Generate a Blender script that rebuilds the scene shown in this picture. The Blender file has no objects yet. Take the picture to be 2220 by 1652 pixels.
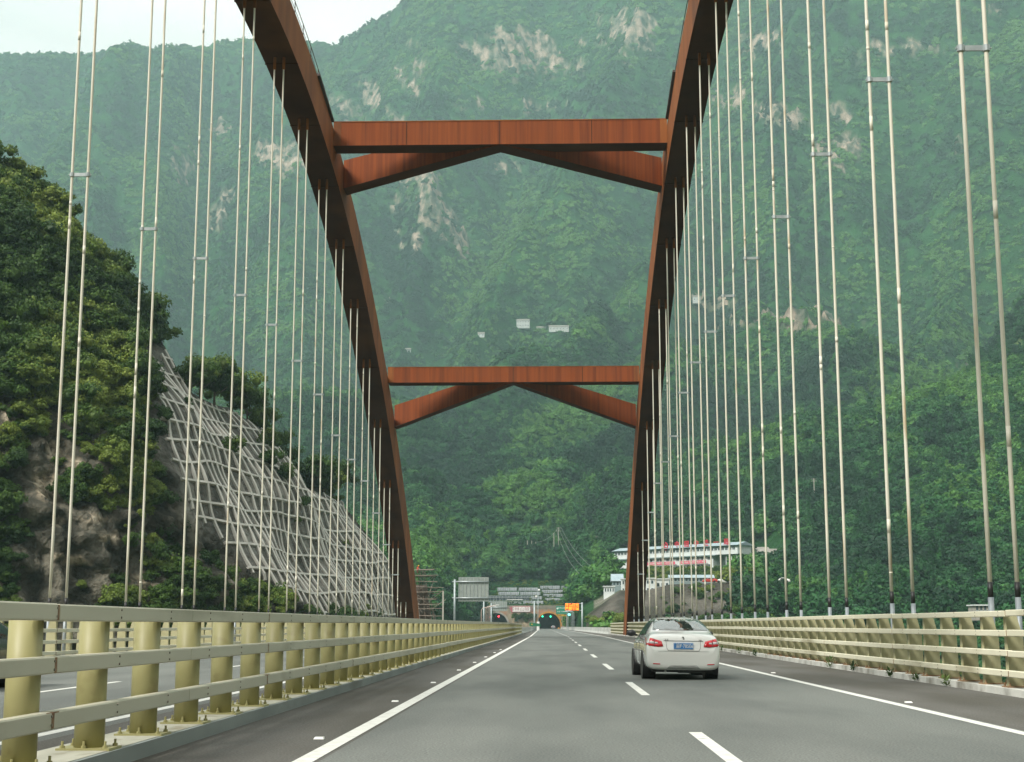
import bpy, bmesh, math, random
import numpy as np
from mathutils import Vector, Matrix, Euler
from mathutils.bvhtree import BVHTree
rad = math.radians
# ------------------------------------------------------------------ camera, sky, sun, exposure
S = bpy.context.scene
COL = S.collection
PITCH = math.atan(528/3118); YAW = math.atan(87*math.cos(PITCH)/3118); CAMH = 1.3
cd = bpy.data.cameras.new('camera'); cam = bpy.data.objects.new('camera', cd); COL.objects.link(cam)
cam.location = (0, 0, CAMH); cam.rotation_euler = (math.pi/2+PITCH, 0, YAW)
cd.sensor_width = 36; cd.lens = 36*3118/2220; cd.clip_start = .1; cd.clip_end = 20000
S.camera = cam
SUN_EL, SUN_AZ = rad(44), rad(222)      # azimuth from +Y clockwise: behind the camera, to the left
w = bpy.data.worlds.new('World'); S.world = w; w.use_nodes = True
nt = w.node_tree; N = nt.nodes; Lk = nt.links
bg = N['Background']; bg.inputs['Strength'].default_value = .075
sky = N.new('ShaderNodeTexSky'); sky.sky_type = 'NISHITA'; sky.sun_disc = False
sky.sun_elevation = SUN_EL; sky.sun_rotation = SUN_AZ; sky.air_density = 1.5; sky.dust_density = 5
tc = N.new('ShaderNodeTexCoord'); nz = N.new('ShaderNodeTexNoise'); nz.inputs['Scale'].default_value = 3.2
nz.inputs['Detail'].default_value = 6; nz.inputs['Roughness'].default_value = .55
mp = N.new('ShaderNodeMapping'); mp.inputs['Scale'].default_value = (1, 1, 2.6)
Lk.new(tc.outputs['Generated'], mp.inputs[0]); Lk.new(mp.outputs[0], nz.inputs['Vector'])
cr = N.new('ShaderNodeValToRGB'); cr.color_ramp.elements[0].position = .36; cr.color_ramp.elements[1].position = .62
cr.color_ramp.elements[0].color = (10.9, 10.3, 9.8, 1); cr.color_ramp.elements[1].color = (14.6, 13.7, 12.9, 1)
Lk.new(nz.outputs[0], cr.inputs[0])
mx = N.new('ShaderNodeMix'); mx.data_type = 'RGBA'; mx.inputs[0].default_value = .96
Lk.new(sky.outputs[0], mx.inputs[6]); Lk.new(cr.outputs[0], mx.inputs[7]); Lk.new(mx.outputs[2], bg.inputs['Color'])
sd = bpy.data.lights.new('sun', 'SUN'); sd.energy = 3.8; sd.angle = rad(18); sd.color = (1, .96, .88)
sun = bpy.data.objects.new('sun', sd); COL.objects.link(sun)
sun.rotation_euler = (math.pi/2-SUN_EL, 0, math.pi-SUN_AZ)
S.view_settings.view_transform = 'Standard'; S.view_settings.look = 'None'
S.view_settings.exposure = .62; S.view_settings.gamma = 1
S.cycles.volume_bounces = 1; S.cycles.max_bounces = 6; S.cycles.transparent_max_bounces = 6

# ------------------------------------------------------------------ photo geometry -> world
_st, _ct, _sy, _cy = math.sin(PITCH), math.cos(PITCH), math.sin(YAW), math.cos(YAW)
def ray(x, y):
    u = (x-1110)/3118; v = (826-y)/3118
    F = (-_sy*_ct, _cy*_ct, _st); R_ = (_cy, _sy, 0); U = (_sy*_st, -_cy*_st, _ct)
    return [F[i]+u*R_[i]+v*U[i] for i in range(3)]
def atY(x, y, Y):
    d = ray(x, y); t = Y/d[1]; return Vector((d[0]*t, Y, CAMH+d[2]*t))
def atX(x, y, X):
    d = ray(x, y); t = X/d[0]; return Vector((X, d[1]*t, CAMH+d[2]*t))
def atR(x, y, r):
    d = ray(x, y); t = r/math.hypot(d[0], d[1]); return Vector((d[0]*t, d[1]*t, CAMH+d[2]*t))
def proj(P):        # numpy (n,3) -> px,py
    P = np.asarray(P, float)-np.array([0, 0, CAMH])
    dF = P@np.array([-_sy*_ct, _cy*_ct, _st]); dR = P@np.array([_cy, _sy, 0]); dU = P@np.array([_sy*_st, -_cy*_st, _ct])
    dF = np.where(dF < .1, .1, dF)
    return 1110+3118*dR/dF, 826-3118*dU/dF

# ------------------------------------------------------------------ noise
def _hash(ix, iy, s):
    h = (ix*374761393+iy*668265263+s*1442695041) & 0x7fffffff
    h = ((h ^ (h >> 13))*1274126177) & 0x7fffffff
    return ((h ^ (h >> 16)) & 0xffff)/65535.
def vnoise(x, y, s=0):
    x = np.asarray(x, float); y = np.asarray(y, float)
    ix = np.floor(x).astype(np.int64); iy = np.floor(y).astype(np.int64); fx = x-ix; fy = y-iy
    fx = fx*fx*(3-2*fx); fy = fy*fy*(3-2*fy)
    a = _hash(ix, iy, s); b = _hash(ix+1, iy, s); c = _hash(ix, iy+1, s); d = _hash(ix+1, iy+1, s)
    return (a+(b-a)*fx)*(1-fy)+(c+(d-c)*fx)*fy
def fbm(x, y, o=4, s=0, ridged=False):
    t = 0; a = 1; n = 0
    for k in range(o):
        v = vnoise(x, y, s+k*17)*2-1
        if ridged: v = 1-2*np.abs(v)
        t = t+a*v; n += a; a *= .5; x = x*2.03+5.1; y = y*2.03+3.7
    return t/n

# ------------------------------------------------------------------ materials
MATS = {}
def mat(name, col, col2=None, scale=3, fac=(.35, .65), rough=.7, metal=0, stretch=None, bump=0, bscale=None,
        emit=None, detail=5, coord='Object', spec=.5, trans=0, col3=None, scale3=1, fac3=(.5, .7)):
    if name in MATS: return MATS[name]
    m = bpy.data.materials.new(name); m.use_nodes = True; MATS[name] = m
    n = m.node_tree.nodes; l = m.node_tree.links; b = n['Principled BSDF']
    b.inputs['Base Color'].default_value = (*col, 1); b.inputs['Roughness'].default_value = rough
    b.inputs['Metallic'].default_value = metal; b.inputs['Specular IOR Level'].default_value = spec
    t = n.new('ShaderNodeTexCoord'); src = t.outputs[coord]
    if stretch:
        q = n.new('ShaderNodeMapping'); q.inputs['Scale'].default_value = stretch; l.new(src, q.inputs[0]); src = q.outputs[0]
    if col2 is not None:
        z = n.new('ShaderNodeTexNoise'); z.inputs['Scale'].default_value = scale; z.inputs['Detail'].default_value = detail
        l.new(src, z.inputs['Vector'])
        r = n.new('ShaderNodeValToRGB'); e = r.color_ramp.elements
        e[0].position, e[1].position = fac; e[0].color = (*col, 1); e[1].color = (*col2, 1)
        l.new(z.outputs[0], r.inputs[0]); out = r.outputs[0]
        if col3 is not None:
            z3 = n.new('ShaderNodeTexNoise'); z3.inputs['Scale'].default_value = scale3; z3.inputs['Detail'].default_value = 6
            l.new(src, z3.inputs['Vector']); r3 = n.new('ShaderNodeMapRange')
            r3.inputs[1].default_value, r3.inputs[2].default_value = fac3
            l.new(z3.outputs[0], r3.inputs[0]); M = n.new('ShaderNodeMix'); M.data_type = 'RGBA'
            l.new(r3.outputs[0], M.inputs[0]); l.new(out, M.inputs[6]); M.inputs[7].default_value = (*col3, 1); out = M.outputs[2]
        l.new(out, b.inputs['Base Color'])
    if bump:
        z = n.new('ShaderNodeTexNoise'); z.inputs['Scale'].default_value = bscale or scale*3; z.inputs['Detail'].default_value = 6
        l.new(src, z.inputs['Vector']); bp = n.new('ShaderNodeBump'); bp.inputs['Strength'].default_value = bump
        bp.inputs['Distance'].default_value = .02 if not bscale or bscale > 2 else .3
        l.new(z.outputs[0], bp.inputs['Height']); l.new(bp.outputs[0], b.inputs['Normal'])
    if emit: b.inputs['Emission Color'].default_value = (*emit[:3], 1); b.inputs['Emission Strength'].default_value = emit[3]
    return m
def leafmat(name, c1, c2, c3, wscale=.02):
    if name in MATS: return MATS[name]
    m = bpy.data.materials.new(name); m.use_nodes = True; MATS[name] = m
    n = m.node_tree.nodes; l = m.node_tree.links; b = n['Principled BSDF']
    b.inputs['Roughness'].default_value = .55; b.inputs['Specular IOR Level'].default_value = .25
    oi = n.new('ShaderNodeObjectInfo'); g = n.new('ShaderNodeNewGeometry')
    z = n.new('ShaderNodeTexNoise'); z.inputs['Scale'].default_value = wscale; z.inputs['Detail'].default_value = 4
    l.new(g.outputs['Position'], z.inputs['Vector'])
    a = n.new('ShaderNodeMath'); a.operation = 'MULTIPLY_ADD'; a.inputs[1].default_value = .45; l.new(oi.outputs['Random'], a.inputs[0])
    g2 = n.new('ShaderNodeMath'); g2.operation = 'MULTIPLY_ADD'; g2.inputs[1].default_value = 1.9; g2.inputs[2].default_value = -.43; l.new(z.outputs[0], g2.inputs[0]); g3 = n.new('ShaderNodeAttribute'); g3.attribute_type = 'INSTANCER'; g3.attribute_name = 'relief_tone'; g4 = n.new('ShaderNodeMath'); g4.operation = 'ADD'; l.new(g2.outputs[0], g4.inputs[0]); l.new(g3.outputs['Fac'], g4.inputs[1]); l.new(g4.outputs[0], a.inputs[2])
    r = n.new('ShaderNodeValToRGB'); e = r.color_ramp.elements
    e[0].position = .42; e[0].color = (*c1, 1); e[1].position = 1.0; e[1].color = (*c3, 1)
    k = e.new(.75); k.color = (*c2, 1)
    l.new(a.outputs[0], r.inputs[0])
    hs = n.new('ShaderNodeHueSaturation'); z2 = n.new('ShaderNodeTexWhiteNoise')
    l.new(g.outputs['Random Per Island'], hs.inputs['Value'])
    mr = n.new('ShaderNodeMapRange'); mr.inputs[3].default_value = .65; mr.inputs[4].default_value = 1.4
    l.new(g.outputs['Random Per Island'], mr.inputs[0]); l.new(mr.outputs[0], hs.inputs['Value'])
    l.new(r.outputs[0], hs.inputs['Color']); l.new(hs.outputs[0], b.inputs['Base Color'])
    tr = n.new('ShaderNodeBsdfTranslucent'); l.new(hs.outputs[0], tr.inputs[0])
    ms = n.new('ShaderNodeMixShader'); ms.inputs[0].default_value = .25
    l.new(b.outputs[0], ms.inputs[1]); l.new(tr.outputs[0], ms.inputs[2])
    l.new(ms.outputs[0], n['Material Output'].inputs[0])
    n.remove(z2)
    return m

# ------------------------------------------------------------------ object helpers
def tag(o, label=None, cat=None, group=None, kind=None):
    if label: o['label'] = label
    if cat: o['category'] = cat
    if group: o['group'] = group
    if kind: o['kind'] = kind
    return o
def empty(name, loc, label=None, cat=None, group=None):
    o = bpy.data.objects.new(name, None); COL.objects.link(o); o.location = loc; o.empty_display_size = .3
    return tag(o, label, cat, group)
def meshobj(name, v, f, m, parent=None, smooth=False):
    me = bpy.data.meshes.new(name)
    if parent is not None:
        off = np.array(rootloc(parent)); v = np.asarray(v, float)-off
    me.from_pydata([tuple(p) for p in np.asarray(v, float).tolist()] if len(v) else [], [], [list(q) for q in f]); me.update()
    if smooth:
        me.shade_smooth()
        if name != 'body':
            for q in me.polygons:
                if len(q.vertices) > 4: q.use_smooth = False
    if m: me.materials.append(m)
    o = bpy.data.objects.new(name, me); COL.objects.link(o); o.parent = parent
    return o
def rootloc(p):
    L = Vector((0, 0, 0))
    while p is not None: L += p.location; p = p.parent
    return L
def gridobj(name, V, m, parent=None, smooth=True, wrap=False):
    """V: (a,b,3) array"""
    a, b = V.shape[:2]; me = bpy.data.meshes.new(name)
    v = V.reshape(-1, 3)
    if parent is not None: v = v-np.array(rootloc(parent))
    i, j = np.meshgrid(np.arange(a-1), np.arange(b-1), indexing='ij'); i = i.ravel(); j = j.ravel()
    F = np.stack([i*b+j, (i+1)*b+j, (i+1)*b+j+1, i*b+j+1], 1).astype(np.int32)
    me.vertices.add(len(v)); me.vertices.foreach_set('co', v.astype(np.float32).ravel())
    me.loops.add(F.size); me.loops.foreach_set('vertex_index', F.ravel())
    me.polygons.add(len(F)); me.polygons.foreach_set('loop_start', np.arange(0, F.size, 4, dtype=np.int32))
    me.update(calc_edges=True); me.validate()
    if smooth: me.shade_smooth()
    if m: me.materials.append(m)
    o = bpy.data.objects.new(name, me); COL.objects.link(o); o.parent = parent
    return o
class MB:
    def __init__(s): s.v = []; s.f = []
    def add(s, vs, fs):
        b = len(s.v); s.v += [tuple(p) for p in vs]; s.f += [[i+b for i in q] for q in fs]; return s
    def hexa(s, p): # 8 pts: bottom 4 ccw, top 4
        return s.add(p, [(3, 2, 1, 0), (4, 5, 6, 7), (0, 1, 5, 4), (1, 2, 6, 5), (2, 3, 7, 6), (3, 0, 4, 7)])
    def box(s, c, d, R=None):
        x, y, z = d[0]/2, d[1]/2, d[2]/2
        p = [Vector(q) for q in ((-x, -y, -z), (x, -y, -z), (x, y, -z), (-x, y, -z), (-x, -y, z), (x, -y, z), (x, y, z), (-x, y, z))]
        if R is not None: p = [R@q for q in p]
        c = Vector(c); return s.hexa([q+c for q in p])
    def bb(s, x0, x1, y0, y1, z0, z1): return s.box(((x0+x1)/2, (y0+y1)/2, (z0+z1)/2), (x1-x0, y1-y0, z1-z0))
    def beam(s, a, b, w, h, up=(0, 0, 1)):
        a, b = Vector(a), Vector(b); d = (b-a).normalized(); u = Vector(up); sd = d.cross(u)
        if sd.length < 1e-4: sd = d.cross(Vector((1, 0, 0)))
        sd.normalize(); u = sd.cross(d); sd *= w/2; u = u*(h/2)
        return s.hexa([a-sd-u, a+sd-u, b+sd-u, b-sd-u, a-sd+u, a+sd+u, b+sd+u, b-sd+u])
    def tube(s, pts, r, n=8, r1=None, cap=True):
        pts = [Vector(p) for p in pts]; rings = []; b = len(s.v); m = len(pts)
        prev = None
        for i, p in enumerate(pts):
            d = (pts[min(i+1, m-1)]-pts[max(i-1, 0)]).normalized()
            a = d.cross(Vector((0, 0, 1)) if abs(d.z) < .95 else Vector((1, 0, 0))).normalized()
            if prev is not None: a = (prev-d*prev.dot(d)).normalized()
            prev = a; c = d.cross(a)
            rr = r if r1 is None else r+(r1-r)*i/(m-1)
            s.v += [tuple(p+(a*math.cos(2*math.pi*k/n)+c*math.sin(2*math.pi*k/n))*rr) for k in range(n)]
        for i in range(m-1):
            for k in range(n):
                k2 = (k+1) % n; s.f.append([b+i*n+k, b+i*n+k2, b+(i+1)*n+k2, b+(i+1)*n+k])
        if cap: s.f.append([b+k for k in range(n)][::-1]); s.f.append([b+(m-1)*n+k for k in range(n)])
        return s
    def prism(s, poly, ex):   # poly: list of 3d pts, ex: vector
        n = len(poly); e = Vector(ex); P = [Vector(p) for p in poly]
        return s.add(P+[p+e for p in P], [list(range(n))[::-1], list(range(n, 2*n))]+[[i, (i+1) % n, n+(i+1) % n, n+i] for i in range(n)])
    def build(s, name, m, parent=None, smooth=False): return meshobj(name, s.v, s.f, m, parent, smooth)
def finish(o, bevel=0, seg=2, auto=None):
    if bevel:
        b = o.modifiers.new('bevel', 'BEVEL'); b.width = bevel; b.segments = seg; b.limit_method = 'ANGLE'; b.angle_limit = rad(35)
    return o
def text(name, body, size, loc, m, parent=None, rx=math.pi/2, rz=0, ext=.01, align='CENTER', sx=1, bold=0):
    c = bpy.data.curves.new(name, 'FONT'); c.body = body; c.size = size; c.extrude = ext; c.align_x = align; c.align_y = 'CENTER'
    c.offset = bold
    t = bpy.data.objects.new(name, c); COL.objects.link(t)
    me = bpy.data.meshes.new_from_object(t.evaluated_get(bpy.context.evaluated_depsgraph_get())); bpy.data.objects.remove(t)
    M = Matrix.Translation(loc)@Euler((rx, 0, rz)).to_matrix().to_4x4()@Matrix.Diagonal((sx, 1, 1, 1))
    me.transform(M)
    if parent is not None: me.transform(Matrix.Translation(-rootloc(parent)))
    me.materials.clear(); me.materials.append(m); me.name = name
    o = bpy.data.objects.new(name, me); COL.objects.link(o); o.parent = parent
    return o
def copy_tree(o, parent=None):
    c = o.copy(); COL.objects.link(c); c.parent = parent
    for ch in list(o.children): copy_tree(ch, c)
    return c
random.seed(7); RNG = np.random.default_rng(11)
# ------------------------------------------------------------------ mountains
def lerp_profile(px, r, table):
    keys = sorted(table); out = np.zeros_like(r); vals = []
    for k in keys:
        t = table[k]; vals.append(np.interp(r, [q[0] for q in t], [q[1] for q in t]))
    vals = np.array(vals)
    for i in range(len(keys)-1):
        msk = (px >= keys[i]) & (px <= keys[i+1]); f = (px-keys[i])/(keys[i+1]-keys[i]); f = np.clip(f, 0, 1)
        out = np.where(msk, vals[i]*(1-f)+vals[i+1]*f, out)
    out = np.where(px < keys[0], vals[0], out); out = np.where(px > keys[-1], vals[-1], out)
    return out
BASE = {
 -400: [(180,-25),(300,-10),(700,60),(1000,150),(4000,560)],
 860: [(180,-22),(260,-6),(330,4),(500,16),(700,50),(1000,150),(4000,640)],
 905: [(180,-10),(260,-3),(330,0),(400,6),(500,16),(700,50),(1000,150),(4000,640)],
 1005: [(180,-8),(230,-3),(600,-2),(640,3),(670,10),(700,20),(780,45),(1000,130),(4000,700)],
 1035: [(180,-8),(230,-3),(650,-2),(661,0),(664,9),(700,22),(780,50),(1000,140),(4000,700)],
 1246: [(180,-8),(230,-3),(650,-2),(661,0),(664,9),(700,22),(780,50),(1000,150),(4000,760)],
 1262: [(180,-9),(300,-3),(340,-2),(372,-1.2),(400,2),(440,5),(520,10),(660,20),(760,55),(1000,140),(4000,760)],
 1345: [(180,-12),(300,-4),(372,-1.5),(408,10.6),(460,12.2),(474,17),(530,21.5),(600,21.8),(700,50),(1000,160),(4000,800)],
 1402: [(180,-14),(300,-6),(372,-1.5),(408,10.6),(460,12.2),(478,17),(525,21.5),(600,21.8),(700,52),(1000,160),(4000,800)],
 1452: [(180,-14),(300,-6),(372,-1.5),(408,12.4),(460,13.0),(478,17),(525,21.5),(600,21.8),(700,52),(1000,160),(4000,800)],
 1625: [(180,-16),(300,-10),(372,-2.0),(410,13.0),(440,13.4),(478,16),(525,21.5),(600,22.5),(700,60),(1000,180),(4000,900)],
 1700: [(180,-18),(330,-14),(400,-6),(430,3),(500,12),(560,25),(700,75),(1000,190),(4000,900)],
 2600: [(180,-18),(300,-12),(360,-4),(420,10),(500,35),(700,110),(1000,230),(4000,950)],
}
def Rg(*pts): return np.array([tuple(atR(x, y, r)) for x, y, r in pts])
RIDGES = [  # (polyline of photo points with a distance, flank slope)
 (Rg((-300,150,3000),(0,106,2900),(59,98,2850),(87,106,2830),(150,96,2800),(177,85,2780),(203,75,2760),(236,84,2740),(291,92,2730),(327,86,2720),(394,91,2720),(469,75,2720),(524,60,2750),(610,70,2750),(681,95,2750)), .8),
 (Rg((203,80,2750),(235,160,2600),(189,216,2450),(118,250,2320),(39,297,2180),(-60,380,1980)), .78),
 (Rg((469,85,2700),(441,173,2560),(413,200,2450),(354,278,2280),(335,327,2160),(338,420,1960),(350,520,1780),(380,640,1560),(420,760,1350),(470,900,1120)), .8),
 (Rg((560,80,2700),(600,230,2450),(620,330,2250),(640,450,2050),(640,560,1860),(660,700,1620)), .8),
 (Rg((681,97,2720),(720,76,2650),(783,34,2550),(835,2,2480),(900,-50,2400),(1200,-160,2350),(1500,-190,2300),(1900,-160,2300),(2500,-120,2300)), .85),
 (Rg((835,2,2470),(770,150,2380),(750,260,2260),(790,360,2120),(800,480,1950),(770,600,1760),(760,740,1500)), .85),
 (Rg((1100,-120,2350),(1080,40,2250),(1040,150,2180),(950,250,2120),(900,340,2050),(890,400,1980)), .8),
 (Rg((1350,-150,2300),(1330,0,2200),(1260,170,2130),(1200,290,2060),(1158,354,2000),(1105,420,1910),(1060,467,1840),(1010,502,1780),(951,592,1640),(890,690,1480),(830,790,1320),(800,850,1200)), .8),
 (Rg((1570,-150,2300),(1600,80,2120),(1560,240,2000),(1500,350,1900),(1420,450,1760),(1330,540,1600),(1250,620,1450),(1150,700,1300),(1060,760,1180)), .72),
 (Rg((1700,-80,2200),(1690,130,2080),(1700,250,1960),(1690,400,1800),(1700,540,1620),(1680,620,1500),(1620,690,1340),(1560,760,1220)), .78),
 (Rg((2300,-150,2000),(2120,50,1900),(1980,160,1800),(1900,260,1730),(1860,380,1640),(1820,520,1500),(1760,640,1350),(1720,720,1250)), .8),
 (Rg((2600,-50,1700),(2300,150,1600),(2150,330,1500),(2080,480,1400),(2000,620,1250),(1960,740,1130)), .75),
 (Rg((1720,640,1250),(1500,610,1180),(1400,680,1100),(1230,740,1020),(1120,820,960),(1020,890,900),(930,950,850),(900,1010,800)), .75),
 (Rg((1450,690,1050),(1330,790,980),(1230,900,900),(1120,1010,830),(1020,1080,780),(940,1170,740)), .7),
 (Rg((1720,720,1200),(1660,800,1080),(1620,900,980),(1560,1000,880),(1480,1080,800)), .7),
 (Rg((2400,560,1250),(2250,640,1120),(2080,760,1000),(1950,860,900),(1880,960,820),(1800,1080,700)), .7),
 (Rg((2500,760,950),(2300,860,820),(2200,960,720),(2120,1060,620),(2060,1150,540)), .7),
 (Rg((1180,1130,780),(1100,1180,740),(1000,1225,710)), .5),
]
def seg_tent(X, Y, P, slope):
    best = np.full(X.shape, -1e9)
    for a, b in zip(P[:-1], P[1:]):
        dx, dy = b[0]-a[0], b[1]-a[1]; L2 = dx*dx+dy*dy
        t = np.clip(((X-a[0])*dx+(Y-a[1])*dy)/L2, 0, 1)
        d = np.hypot(X-a[0]-t*dx, Y-a[1]-t*dy)
        h = a[2]+(b[2]-a[2])*t-slope*(np.sqrt(d*d+120)-11)
        best = np.maximum(best, h)
    return best
def GP(*pts): return np.array([tuple(atR(x, y, r)) for x, y, r in pts])
def behind(P, dx, dr, dep):      # a gully running behind a crest
    out = []
    for p in P:
        r = math.hypot(p[0], p[1]); a = math.atan2(p[0], p[1])+dx/3118; out.append(((r+dr)*math.sin(a), (r+dr)*math.cos(a), p[2]-dep*min(1, r/1500)))
    return np.array(out)
GULLY = [(behind(RIDGES[7][0][2:], -22, 170, 95), 1.35), (behind(RIDGES[1][0][1:], -10, 190, 80), 1.2), (behind(RIDGES[2][0][2:], 75, 60, 110), 1.2), (behind(RIDGES[2][0][3:], -85, 70, 110), 1.2), (behind(RIDGES[8][0][1:], -25, 120, 70), 1.2),
 (GP((1600,60,2300),(1706,111,2210),(1749,160,2140),(1762,250,2020),(1757,375,1860),(1766,530,1670),(1740,620,1500)), 1.15), (GP((560,250,2500),(560,400,2230),(545,560,1960),(560,700,1650)), 1.1),
 (behind(RIDGES[10][0][1:], 70, 60, 90), 1.15), (behind(RIDGES[12][0][1:], -8, 110, 55), 1.1), (behind(RIDGES[13][0][1:], -8, 90, 50), 1.05), (behind(RIDGES[11][0][1:], 60, 60, 70), 1.1), (behind(RIDGES[15][0][1:], -15, 100, 50), 1.1), (behind(RIDGES[14][0][1:], -30, 50, 45), 1.1), (behind(RIDGES[6][0][1:], -40, 70, 80), 1.2), (behind(RIDGES[5][0][1:], 50, 60, 90), 1.2)]
def terrain_z(X, Y, px=None):
    r = np.hypot(X, Y)
    if px is None: px, _ = proj(np.stack([X.ravel(), Y.ravel(), np.full(X.size, 1.3)], 1)); px = px.reshape(X.shape)
    base = lerp_profile(px, r, BASE)
    far = np.clip((r-640)/500, 0, 1)
    # warp positions a little so that ridges wander
    wx = X+far*fbm(X/260, Y/260, 3, 5)*34; wy = Y+far*fbm(X/260, Y/260, 3, 9)*34
    z = base+far*fbm(X/180, Y/180, 4, 3)*30
    k = 14.
    for P, s in RIDGES:
        h = seg_tent(X*.35+wx*.65, Y*.35+wy*.65, P, s*1.75)
        q = np.clip(.5+.5*(h-z)/k/2, 0, 1); z = z*(1-q)+h*q+k*2*q*(1-q)*.5
    for P, s in GULLY:
        h = -seg_tent(X*.35+wx*.65, Y*.35+wy*.65, P*np.array([1, 1, -1.]), s); q = np.clip(.5+.5*(z-h)/20, 0, 1); q = q*np.clip((r-780)/150, 0, 1); z = z*(1-q)+np.minimum(h, z)*q
    top = np.clip((r-700)/900, 0, 1)
    rn = fbm(X/150, Y/150, 5, 21, True)
    rb = fbm((X+wx)/420, Y/420, 3, 63, True); z = z+top*(rn*40+rb*30-30)+np.clip((r-670)/200, 0, 1)*fbm(X/42, Y/42, 3, 31)*5
    return z, px
# rock faces seen bare on the mountain: photo point + radii
CLIFFS = [(1090,115,140,38),(1100,112,110,30),(1150,100,60,26),(1010,105,50,22),(1190,130,60,30),(905,185,22,28),(870,160,14,14),(915,140,30,14),(1010,225,34,16),(780,240,45,32),
 (830,268,60,18),(610,350,60,30),(480,290,20,20),(400,360,28,30),(560,340,30,20),(925,430,45,45),(965,480,55,50),(985,510,28,40),(900,520,25,25),(880,500,30,20),
 (860,440,18,30),(1100,362,24,12),(1385,60,50,45),(1370,90,40,25),(1650,95,45,24),(1600,210,45,20),(1660,245,50,24),(1870,120,26,16),(1950,105,60,10),(1900,105,30,14),
 (1720,260,30,18),(1830,330,22,22),(1790,330,20,20),(2070,330,12,18),(1830,245,20,14),(1210,225,22,10),(1150,235,20,10),(1570,665,26,12),(1700,700,110,14),(845,655,18,16),(2190,830,60,8),
 (1520,660,24,14),(490,430,20,14),(1260,95,40,14),(470,470,14,26),(2170,790,70,7),(2100,40,30,12),(1500,90,40,16),(2150,20,30,8)]
FIELDS = [(930,690,70,14),(980,745,60,10),(1080,800,30,8),(2200,742,40,10),(1180,760,25,8),(1120,1145,60,14),(1250,1215,40,14),(1480,1252,90,12)]
def patch_mask(px, py, items, noise):
    m = np.full(px.shape, -2.)
    for x, y, a, b in items:
        d = np.hypot((px-x)/a, (py-y)/b); m = np.maximum(m, 1.25-d*.8)
    return np.clip((m+noise*.75-.45)*3.0, 0, 1)
nA, nR = 760, 620
az = np.linspace(-420, 2700, nA); rr = np.concatenate([np.linspace(185, 660, 130, endpoint=False), 660*(3600/660)**np.linspace(0, 1, nR-130)])
dirs = np.array([ray(a, 1354) for a in az]); dirs = dirs[:, :2]/np.hypot(dirs[:, 0], dirs[:, 1])[:, None]
TX = dirs[:, 0][:, None]*rr[None]; TY = dirs[:, 1][:, None]*rr[None]
PX = np.repeat(az[:, None], len(rr), 1)
TZ, _ = terrain_z(TX, TY, PX)
# bring the far crest to the skyline of the photograph
SKT = np.interp(az, [-420,0,59,87,150,177,203,236,291,327,394,469,524,600,681,717,783,835,900,1000], [150,114,106,113,103,90,80,90,98,92,98,84,72,78,98,84,42,8,-60,-140])
farm = rr > 2000
_px, _py = proj(np.stack([TX, TY, TZ], 2).reshape(-1, 3)); _py = _py.reshape(TX.shape); curm = np.where(farm[None], _py, 9e9).min(1)
fac_ = np.clip((1354-SKT)/(1354-curm), .75, 1.3); fac_ = np.where(az > 1000, fac_[np.argmin(abs(az-1000))], fac_)
fac_ = np.convolve(np.pad(fac_, 4, 'edge'), np.ones(9)/9, 'valid')
TZ = TZ*(1+(fac_[:, None]-1)*np.clip((rr[None]-1500)/800, 0, 1))
# cut bench for the panels over the tunnel
bench = (TY > 663) & (TY < 712) & (PX > 1015) & (PX < 1270); TZ = np.where(bench, 9.2+(TY-664)*.30, TZ)
TZ = np.where((TY > 640) & (TY <= 663) & (PX > 1015) & (PX < 1262), -2.5, TZ)
# keep the road corridor clear
def road_shift(Y): return -3.3*np.clip((np.asarray(Y, float)-160)/500, 0, None)
def road_z(Y): return -.0012*np.clip(np.asarray(Y, float)-160, 0, None)
cx_ = TX-road_shift(TY); corr = (TY < 655) & (cx_ > -31) & (cx_ < 11.5)
TZ = np.where(corr, np.minimum(TZ, road_z(TY)-.6-(TY < 215)*8), TZ)
V = np.stack([TX, TY, TZ], 2)
ppx, ppy = proj(V.reshape(-1, 3)); ppx = ppx.reshape(TX.shape); ppy = ppy.reshape(TX.shape)
cn = fbm(TX/22+TZ/30, TY/22-TZ/26, 4, 77)*1.6
ROCK = patch_mask(ppx, ppy, CLIFFS, cn*1.3+.02)*(rr[None] > 900)
FLD = patch_mask(ppx, ppy, FIELDS, fbm(TX/15, TY/15, 3, 78)*1.4)*(rr[None] < 1500)
CONC = ((rr[None] > 366) & (rr[None] < 412) & (PX > 1262) & (PX < 1632)).astype(float)
PLAT = ((rr[None] >= 412) & (rr[None] < 470) & (PX > 1290) & (PX < 1632)).astype(float)
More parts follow.
